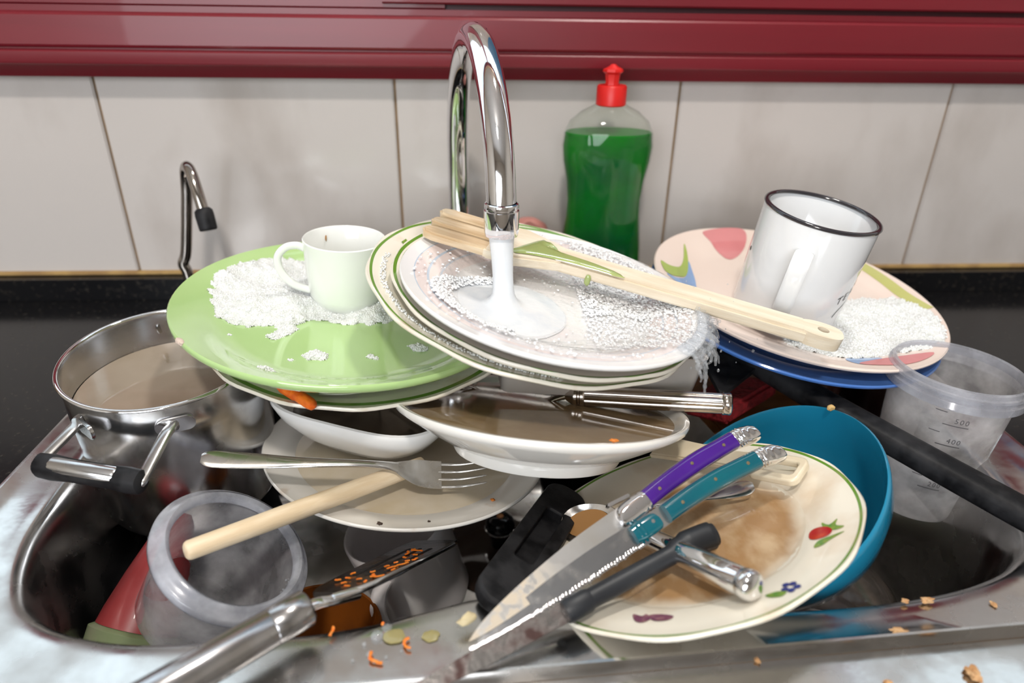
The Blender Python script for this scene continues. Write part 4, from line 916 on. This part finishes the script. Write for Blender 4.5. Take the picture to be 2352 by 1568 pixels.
# wooden fork-shaped spatula across the stack and the petal plate
WOOD = mat('pale_wood', (.74, .66, .53), .50, col2=(.66, .56, .42), nscale=18, stretch=(1, 9, 9), bump=.12, bscale=80, detail=6)
WOODD = mat('wet_wood', (.70, .57, .40), .22, coat=.5, col2=(.56, .41, .25), nscale=22, stretch=(1, 7, 7), detail=6)
WSM = stick((-.0275, .5000, .1480), (.2545, .4010, .0920), (-.05, -.10, 1))
ws = empty('wooden_spatula', 'wooden slotted spatula lying across the plate stack onto the petal plate', 'spatula', WSM)
LW = .3040
for yc, w in ((-.0165, .0130), (0, .0130), (.0165, .0130)):
    mesh('prong', prism([(.001, yc-w*.36), (.008, yc-w/2), (.052, yc-w/2+.0004), (.052, yc+w/2-.0004), (.008, yc+w/2), (.001, yc+w*.36), (-.0015, yc)], -.0035, .0038, .0016), WOODD, ws, angle=45)
mesh('head', prism([(.048, -.0235), (.070, -.0232), (.088, -.0170), (.104, -.0112), (.104, .0112), (.088, .0170), (.070, .0232), (.048, .0235)], -.0042, .0044, .0016), WOOD, ws, angle=45)
ne = 32
mesh('handle', join(prism([(.100, -.0112), (.150, -.0100), (LW-.028, -.0098), (LW-.028, .0098), (.150, .0100), (.100, .0112)], -.0052, .0052, .0022),
     ring_plate([(LW-.018+.0125*max(-1.0, cos(2*pi*k/ne)*1.2) if abs(cos(2*pi*k/ne)) > 0 else LW-.018, .0098*math.copysign(abs(sin(2*pi*k/ne))**.6, sin(2*pi*k/ne))) for k in range(ne)],
                [(LW-.0165+.0040*cos(2*pi*k/ne), .0033*sin(2*pi*k/ne)) for k in range(ne)], -.0050, .0050)), WOOD, ws, angle=45)
SQ = mat('pale_green_soap', (.46, .56, .20), .05, coat=.8, trans=.35, ior=1.38)
sq_pts = [(.066, -.015), (.072, -.004), (.079, .008), (.083, .013), (.087, .011), (.086, .004), (.096, .001), (.110, .000), (.124, -.001), (.138, -.0035), (.147, -.0055), (.149, -.0088), (.143, -.0102), (.128, -.0100), (.110, -.0104), (.094, -.0120), (.080, -.0150), (.070, -.0185)]
g1 = decal(sq_pts, lambda x, y: .0050, 0, 6, 3)
g1 = ([(x, y, .0049+.0016*min(1, edge_d((x, y), sq_pts)/.0022)**.5) for x, y, z in g1[0]], g1[1])
tag(mesh('dish_soap', join(g1, xf(blob(.0024, .0016, .0048, 3, .1), T(.124, -.0112, -.0040))), SQ, M=WSM), 'pale green squirt of dish soap running along the wooden spatula', 'soap', kind='stuff')

# thin wooden spoon handle from tub to large plate
DM = stick((-.1650, .3055, .0135), (-.0330, .4120, -.0075))
wd = empty('wooden_spoon', 'thin round wooden handle reaching from the clear tub onto the large white plate', 'spoon', DM)
mesh('handle', tube([(-.0008, 0, 0), (0, 0, 0), (.0015, 0, 0), (.06, 0, 0), (.12, 0, 0), (.165, 0, 0)], [.0040, .0051, .0058, .0064, .0063, .0058], 20), mat('pale_beech', (.72, .59, .42), .55, col2=(.63, .49, .32), nscale=26, stretch=(1, 6, 6), bump=.1, bscale=150), wd)

# slotted turner with steel handle, front left
TNM = stick((-.1560, .1985, .0200), (-.0840, .2560, .0180), (-.2, 0, 1))
tn = empty('slotted_turner', 'black slotted turner with round steel handle, carrot shreds on its blade, at the front', 'turner', T(0, 0, 0))
ha_, hb_ = Vector((-.1640, .1920, .0200)), Vector((-.0855, .2575, .0185)); hdv = (hb_-ha_)
mesh('handle', tube([ha_, ha_+hdv*.2, ha_+hdv*.80, ha_+hdv*.805, ha_+hdv*.81, ha_+hdv*.985, hb_], [.0098, .0098, .0095, .0091, .0095, .0095, .0078], 32), mat('brushed_handle', (.50, .50, .52), .22, 1., col2=(.42, .41, .41), nscale=60, stretch=(1, 1, 1)), tn, angle=50)
bA, bB = Vector((-.0820, .2600, .0170)), Vector((-.0235, .3800, -.0560))
mesh('neck', tube(smooth_path([hb_-hdv*.02, hb_+Vector((.004, .003, -.001)), (-.0760, .2660, .0130), (-.0655, .2790, .0030)], 5), (.0034, .0022), 12, sq=2.6), CHROME, tn)
BLM = stick((-.0780, .2720, .0100), (-.0240, .3800, -.0540), (-.07, .53, .84))
tb_ = mesh('blade', prism(scale_outline([(0, .0110, -.0090), (.012, .0170, -.0140), (.050, .0195, -.0165), (.110, .0215, -.0175), (.132, .0190, -.0160)]), -.0015, .0015, .0008), mat('black_nylon_greasy', (.015, .010, .008), .22, coat=.3, col2=(.055, .030, .012), nscale=50, nlo=.45, nhi=.7, bump=.2, bscale=120), tn, BLM, angle=40)
mesh('blade_edge', tube(smooth_path([(-.006, -.0060, .0008), (.012, -.0142, .0010), (.040, -.0166, .0010), (.080, -.0176, .0008), (.120, -.0176, .0006)], 5), [(.0021, .0021)]*12+[(.0018, .0018)]*9, 10), CHROME, tn, BLM)['label'] = 'shiny steel edge of the blade'
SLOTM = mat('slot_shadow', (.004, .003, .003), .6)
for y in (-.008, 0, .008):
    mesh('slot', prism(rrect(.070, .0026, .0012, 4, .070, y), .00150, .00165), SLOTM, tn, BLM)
SHRED = mat('carrot_shred', (.80, .16, .010), .45, col2=(.70, .22, .02), nscale=300)
def shred(n, s, seed):
    random.seed(seed); p = [Vector((0, 0, 0))]; a = random.random()*6
    for k in range(n): a += (random.random()-.5)*1.6; p.append(p[-1]+Vector((cos(a)*s, sin(a)*s, (random.random()-.4)*s*.4)))
    c = sum(p, Vector())/len(p); p = [q-c for q in p]
    P = smooth_path(p, 3); return tube(P, [(.0006+.0005*random.random(), .0005) for _ in P], 6)
pos = [(.010, -.004), (.019, -.010), (.024, -.003), (.030, -.011), (.033, -.007), (.040, -.002), (.045, -.013), (.050, -.009), (.053, -.004), (.058, -.012), (.016, .002), (.026, .006), (.062, -.005), (.066, -.011), (.071, -.014), (.075, -.004), (.082, -.008), (.088, .001), (.094, -.003), (.098, .002), (.036, .009), (.022, .010)]
for i, (x, y) in enumerate(pos):
    big = i in (3, 4, 7, 9, 14, 17, 18)
    o = mesh('carrot_shred', shred(5 if big else 3, .0017 if big else .0011, i+3), SHRED, M=BLM @ T(x, y, .0026))
    tag(o, 'grated carrot shred stuck to the blade of the slotted turner', 'carrot', 'carrot shreds on the slotted turner')

# ------------------------------------------------------------------ crumbs and drops on the steel rim
for (x, y), n, lab in (((-.0752, .2556), 3, 'tiny upright carrot shred at the basin edge by the turner'), ((-.0354, .2461), 5, 'hooked carrot shred on the rim below the yellowish spots'), ((-.0511, .2378), 6, 'longest carrot shred on the front steel rim'), ((-.0492, .2590), 1, 'tiny carrot crumb at the basin edge under the mug')):
    tag(mesh('carrot_shred', shred(n, .0019, n*7), SHRED, M=T(x, y, .0021)), lab, 'carrot')
CRUMB = mat('pale_crumb', (.55, .34, .17), .7, col2=(.46, .24, .10), nscale=200, bump=.4, bscale=400)
for (x, y), (a, b, c), lab in (((.2245, .2415), (.0050, .0028, .0014), 'brown smear of food on the right front rim'), ((.2523, .2612), (.0040, .0022, .0020), 'pinkish crumb at the basin edge, right'), ((.2400, .2615), (.0022, .0015, .0012), 'small crumb left of the pinkish one on the basin edge'),
                       ((.2526, .2195), (.0040, .0048, .0024), 'largest tan crumb on the lower front steel strip'), ((.2065, .2168), (.0025, .0018, .0012), 'small tan crumb on the lower front steel strip'), ((.2888, .2570), (.0018, .0024, .0008), 'thin ochre crumb on the right rim'), ((.1453, .2330), (.0016, .0022, .0010), 'dark speck of food in front of the strawberry plate')):
    z = .0008 if y > .2262+.052*x else -.0055
    tag(mesh('food_crumb', xf(blob(a*.82, b*.82, c*.7, int(x*1e4), .6, 3), T(x, y, z+c*.5)), CRUMB), lab, 'crumb')
YEL = mat('yellow_grease', (.36, .31, .13), .25, trans=.2, coat=.4)
for (x, y), s, lab in (((-.0427, .2519), .0056, 'larger yellowish grease spot on the front rim'), ((-.0234, .2512), .0044, 'fainter yellowish grease spot nearer the knife tips')):
    tag(mesh('grease_spot', xf(blob(s, s*.85, .0006, int(s*1e4), .15, 3), T(x, y, .0008)), YEL), lab, 'stain')
for x, y, s in ((-.0575, .2475, .0012), (-.0545, .2415, .0014), (-.0455, .2390, .0010), (-.0520, .2520, .0009), (-.0380, .2425, .0008), (-.0470, .2570, .0030), (-.0515, .2525, .0034), (-.062, .2380, .0010)):
    tag(mesh('water_drop', xf(blob(s, s, s*.5, int(s*1e5), .08), T(x, y, .0012)), DROPM), 'clear water drop beside the carrot shreds on the front rim', 'water drop', 'water drops on the front rim')
tag(mesh('onion_scrap', xf(blob(.0050, .0030, .0022, 9, .4), T(-.0040, .2545, .0085) @ Matrix.Rotation(.5, 4, 'Z')), mat('pale_scrap', (.60, .50, .30), .5)), 'pale scrap of food at the tip of the purple knife', 'food scrap')

# ------------------------------------------------------------------ foam
FOAM = mat('soap_foam', (.86, .87, .86), .22, sub=.2, col2=(.76, .78, .75), nscale=160, bump=.6, bscale=900, btype='voronoi', spec=.6)
FILM = mat('soap_bubbles', (.84, .85, .85), .06, coat=.8, spec=.9, col2=(.78, .80, .80), nscale=300)
def foam(name, label, M, poly, hfn, H, cell, nb, ramp=.018, rmin=.0005, rmax=.0011, clip=.1215):
    xs = [p[0] for p in poly]; ys = [p[1] for p in poly]; nx = int((max(xs)-min(xs))/cell)+2; ny = int((max(ys)-min(ys))/cell)+2
    idx, V, F = {}, [], []
    for i in range(nx):
        for j in range(ny):
            x, y = min(xs)+i*cell, min(ys)+j*cell; wv = min(.0035, ramp*.3)
            xq, yq = x+wv*noise.noise(Vector((x, y, 5))*150)*1.6, y+wv*noise.noise(Vector((x, y, 9))*150)*1.6; d = edge_d((xq, yq), poly)
            if not inside((xq, yq), poly):
                if d > cell*.8: continue
                d = 0
            if math.hypot(x, y) > clip: continue
            k = min(1, d/ramp); h = H*(1-(1-k)**2)*(.75+.5*noise.noise(Vector((x, y, 0))*45))
            h += .0006*noise.noise(Vector((x, y, 1))*420)*min(1, d/.002)+.0004*noise.noise(Vector((x, y, 2))*900)*min(1, d/.002)
            idx[i, j] = len(V); V.append((x, y, hfn(x, y)+max(h, 0)+(-.0006 if d == 0 else .0003)))
    for (i, j) in list(idx):
        q = [idx.get(t) for t in ((i, j), (i+1, j), (i+1, j+1), (i, j+1))]
        if None not in q: F.append(tuple(q))
    f = empty(name, label, 'foam', M, kind='stuff')
    tag(mesh('froth', (V, F), FOAM, f), kind='stuff')
    rnd = random.Random(len(V)); base = blob(1, 1, 1, 0, 0, 1); bv_, bf_ = [], []
    VV = [v for v in V]
    for _ in range(nb):
        x, y, z = rnd.choice(VV); s = rmin+(rmax-rmin)*rnd.random()**2.2; k = len(bv_)
        x += (rnd.random()-.5)*cell; y += (rnd.random()-.5)*cell
        bv_ += [(x+s*a, y+s*b, z+s*c*.9) for a, b, c in base[0]]; bf_ += [tuple(t+k for t in q) for q in base[1]]
    tag(mesh('bubbles', (bv_, bf_), FILM, f, angle=180), kind='stuff')
    return f
gfo = mm([(-107, 8), (-111, 36), (-99.3, 62), (-77.3, 82), (-49.9, 90), (-14.7, 84), (23.1, 58.3), (38, 30), (40, 8), (26, -6), (-6.2, -11), (-26.6, -6.5), (-33, -14), (-38, -34), (-46, -43), (-53, -38), (-50.4, -20), (-73, -24), (-92.9, -20)])
foam('foam_heap', 'heap of white soap foam around the cup on the green plate', GM, gfo, gh, .0125, .0011, 2600, ramp=.030)
for i, (x, y, s, lab) in enumerate(((-14.8, -61.6, 8.5, 'largest foam blob in the middle of the green plate'), (24.5, -59.1, 4.2, 'small oval foam blob right of the largest on the green plate'), (55.1, -41.0, 7.0, 'foam blob on the green plate near the scalloped rim'), (-39.4, -94, 6.0, 'foam blob at the front rim of the green plate'), (-30, -69, 2.2, 'tiny foam dot left of the largest blob on the green plate'), (-78.9, -40.3, 1.7, 'lone foam dot near the chip of the green plate'))):
    foam('foam_blob', lab, GM, [((x+s*(1+.25*sin(k*2.3+i))*cos(k*pi/6))/1000, (y+s*.8*(1+.2*cos(k*1.7+i))*sin(k*pi/6))/1000) for k in range(12)], gh, .0028*min(1, s/6), .0007, int(9*s), ramp=.004)
pfo = mm([(-44, -58), (-20, -40), (0.8, -20), (32.6, -3), (70, 12), (100, 8), (113, -8), (115.6, -34.4), (107, -64), (86.6, -79), (47.2, -90), (13.4, -99), (0, -104), (-20, -100), (-36, -82)])
foam('foam_heap', 'wide sheet of white soap foam beside the mug on the petal plate', PM, pfo, ph, .0085, .0011, 4200, ramp=.030, rmin=.0005, rmax=.0013)

# ------------------------------------------------------------------ running water
WAT = thin_clear('clear_water', (1, 1, 1), .12, .24, (1, 1, 1), bump=.45, bscale=150, hscale=90)
AER = mat('aerated_water', (.94, .96, .98), .18, trans=.25, ior=1.2, sub=.2, col2=(.84, .88, .93), nscale=60, stretch=(1, 1, .08), bump=.15, bscale=160)
rw = empty('running_water', 'white stream of tap water splashing over the topmost plate and off its right edge', 'water', Matrix.Identity(4))
hit = WM @ Vector((-.0345, -.0195, -.0125)); ox, oy, oz = FX+ex, FY+ey, .1605
rg = []
for t, r in ((0, .0085), (.1, .0081), (.3, .0073), (.55, .0068), (.72, .0069), (.82, .0076), (.89, .0092), (.935, .0115), (.965, .0160), (.985, .0235), (.996, .033), (1., .043)):
    c = Vector((ox, oy, oz)).lerp(hit, t); n = WM.col[2].xyz; R_ = frame(c, Vector((0, 0, 1)).lerp(n, max(0, (t-.7)/.3)))
    rg.append([R_ @ Vector((r*cos(2*pi*k/40)*(1+(.06*noise.noise(Vector((k*.9, t*3, 0))) if t > .85 else 0)), r*sin(2*pi*k/40), (0 if t < .98 else .0022-.0030*(t-.98)/.02))) for k in range(40)])
mesh('stream', loft(rg, cap=False), AER, rw, angle=80)
# sheet on the plate: thin near the stream, raised ripples beyond the jump, spilling over the right rim
V, F = [], []; na, nr = 180, 70; hx, hy = -.0345, -.0195
lim = [(-180, .080), (-120, .088), (-70, .097), (-45, .104), (0, .1075), (40, .106), (80, .098), (120, .080), (180, .080)]
for j in range(nr+1):
    for i in range(na):
        a = 2*pi*i/na; ad = math.degrees(a); ad = ad-360 if ad > 180 else ad
        r = interp(lim, ad)*(j/nr)*(1+.02*noise.noise(Vector((cos(a)*5, sin(a)*5, 0)))); x, y = r*cos(a), r*sin(a)
        d = math.hypot(x-hx, (y-hy)*1.15); away = max(0, min(1, (d-.036-.030*max(0, (x-hx)/max(d, 1e-6)))/.012))
        edge = min(1, (1-j/nr)/.05)
        ramp_ = .0006+.0024*away*(1 if x > -.02 else .6)
        rip = noise.noise(Vector((x*170, y*210, 0)))*.0009+noise.noise(Vector((x*380, y*420, 3)))*.0006
        V.append((x, y, h3(x, y)+(ramp_+rip*away*(1.2 if x > .0 else .8))*max(edge, .12)+.0002))
for j in range(nr):
    for i in range(na): F.append((j*na+i, j*na+(i+1) % na, (j+1)*na+(i+1) % na, (j+1)*na+i))
sh = mesh('water_sheet', (V, F), WAT, rw, WM, angle=180)
# froth where the flow slows down
fv, ff = [], []; base = blob(1, 1, 1, 0, 0, 1); rnd = random.Random(11)
while len(fv) < 42*1500:
    a = rnd.uniform(-pi, pi); r = .098*math.sqrt(rnd.random()); x, y = r*cos(a), r*sin(a); d = math.hypot(x-hx, (y-hy)*1.15)
    front = x > .022 and y > -.066
    left = .036 < d < .050 and x < -.03
    if not (front and rnd.random() < (.9 if y > -.01 else .35) or left and rnd.random() < .8 or rnd.random() < .03 and d > .05): continue
    s = rnd.uniform(.0005, .0012); z = h3(x, y)+.0026+rnd.random()*.0008; k = len(fv)
    fv += [(x+s*p*1.2, y+s*q*1.2, z-.0006+s*w*.6) for p, q, w in base[0]]; ff += [tuple(t+k for t in q) for q in base[1]]
tag(mesh('froth', (fv, ff), mat('white_froth', (.93, .94, .95), .12, coat=.5, col2=(.90, .92, .94)), rw, WM, angle=180), kind='stuff')
# water going over the right edge in ropes
def rope(seed, a, L, r0):
    rr = random.Random(seed); P = [WM @ Vector((.099*cos(a), .099*sin(a), .0022)), WM @ Vector((.1055*cos(a), .1055*sin(a), .0016))]
    v = (WM.to_3x3() @ Vector((cos(a), sin(a), 0)))*.0042; q = P[-1]
    for k in range(8):
        q = q+v*(.6 if k < 2 else .10)+Vector((rr.uniform(-.0018, .0018), rr.uniform(-.0018, .0018), -L*(.5+k*.14)/10)); P.append(q.copy())
    P = smooth_path(P, 4); n = len(P)
    return tube(P, [(max(.0003, r0*(1+.9*noise.noise(Vector((seed*3.3, i*.45, 0))))*(1-.75*i/n)), max(.0003, r0*(.9+.8*noise.noise(Vector((seed, i*.6, 4))))*(1-.75*i/n))) for i in range(n)], 10)
CLW = thin_clear('spilling_water', (.96, .97, .98), .03, .14, (.85, .88, .92), bump=.8, bscale=220)
mesh('spill', join(*[rope(k, radians(-46+k*3.1), (.013, .022, .036, .016)[k % 4], .0019+.0007*(k % 3)) for k in range(16)]), CLW, rw, angle=180)
dv, df = [], []; base = blob(1, 1, 1.4, 0, 0, 1); rnd = random.Random(5)
for k in range(46):
    p = WM @ Vector((rnd.uniform(.085, .122), rnd.uniform(-.085, .02), rnd.uniform(-.03, .02))); s = rnd.uniform(.0003, .0009); n = len(dv)
    dv += [(p.x+s*a, p.y+s*b, p.z+s*c) for a, b, c in base[0]]; df += [tuple(t+n for t in q) for q in base[1]]
tag(mesh('droplets', (dv, df), CLW, rw, angle=180), kind='stuff')
# soapy bubble lines trapped between the stacked rims
tv, tf = [], []; base = blob(1, 1, 1, 0, 0, 1); rnd = random.Random(3)
for k in range(420):
    a = radians(rnd.uniform(170, 275)); r = rnd.uniform(.1085, .1125); s = rnd.uniform(.0004, .0009); n = len(tv); x, y = r*cos(a), r*sin(a)
    tv += [(x+s*p, y+s*q, h1(x, y)+.0006+s*w) for p, q, w in base[0]]; tf += [tuple(t+n for t in q) for q in base[1]]
tag(mesh('foam_line', (tv, tf), FILM, M=C1M, angle=180), 'thin line of tiny bubbles along the rim of the scalloped plate', 'foam', kind='stuff')

# ------------------------------------------------------------------ bits of food on the white plates
BITO = mat('orange_food', (.66, .20, .025), .5); BITD = mat('dark_food', (.05, .03, .02), .7)
for x, y, s, m, lab in ((-10, -104, .0019, BITD, 'dark crumb on the front rim of the large white plate'), (-78, 8, .0016, BITO, 'orange speck at the left rim of the large white plate'), (-62, 2, .0013, BITO, 'orange speck left of the square bowl on the large white plate'),
                        (66, -68, .0017, BITO, 'orange speck beside the fork tines'), (22, -98, .0011, BITD, 'tiny dark speck on the large white plate near its front edge'), (-30, -40, .0014, BITO, 'orange smear near the wooden handle on the large white plate')):
    px, py = x/1000, y/1000
    tag(mesh('food_crumb', xf(blob(s, s*.8, s*.5, int(abs(x)*7+abs(y)), .5), WPM @ T(px, py, wh(px, py)+s*.35)), m), lab, 'crumb')
tag(mesh('food_crumb', xf(blob(.0030, .0014, .0011, 8, .5), SPM @ T(.0330, -.0960, .0018)), BITO), 'orange scrap of food on the front rim of the soup plate', 'crumb')
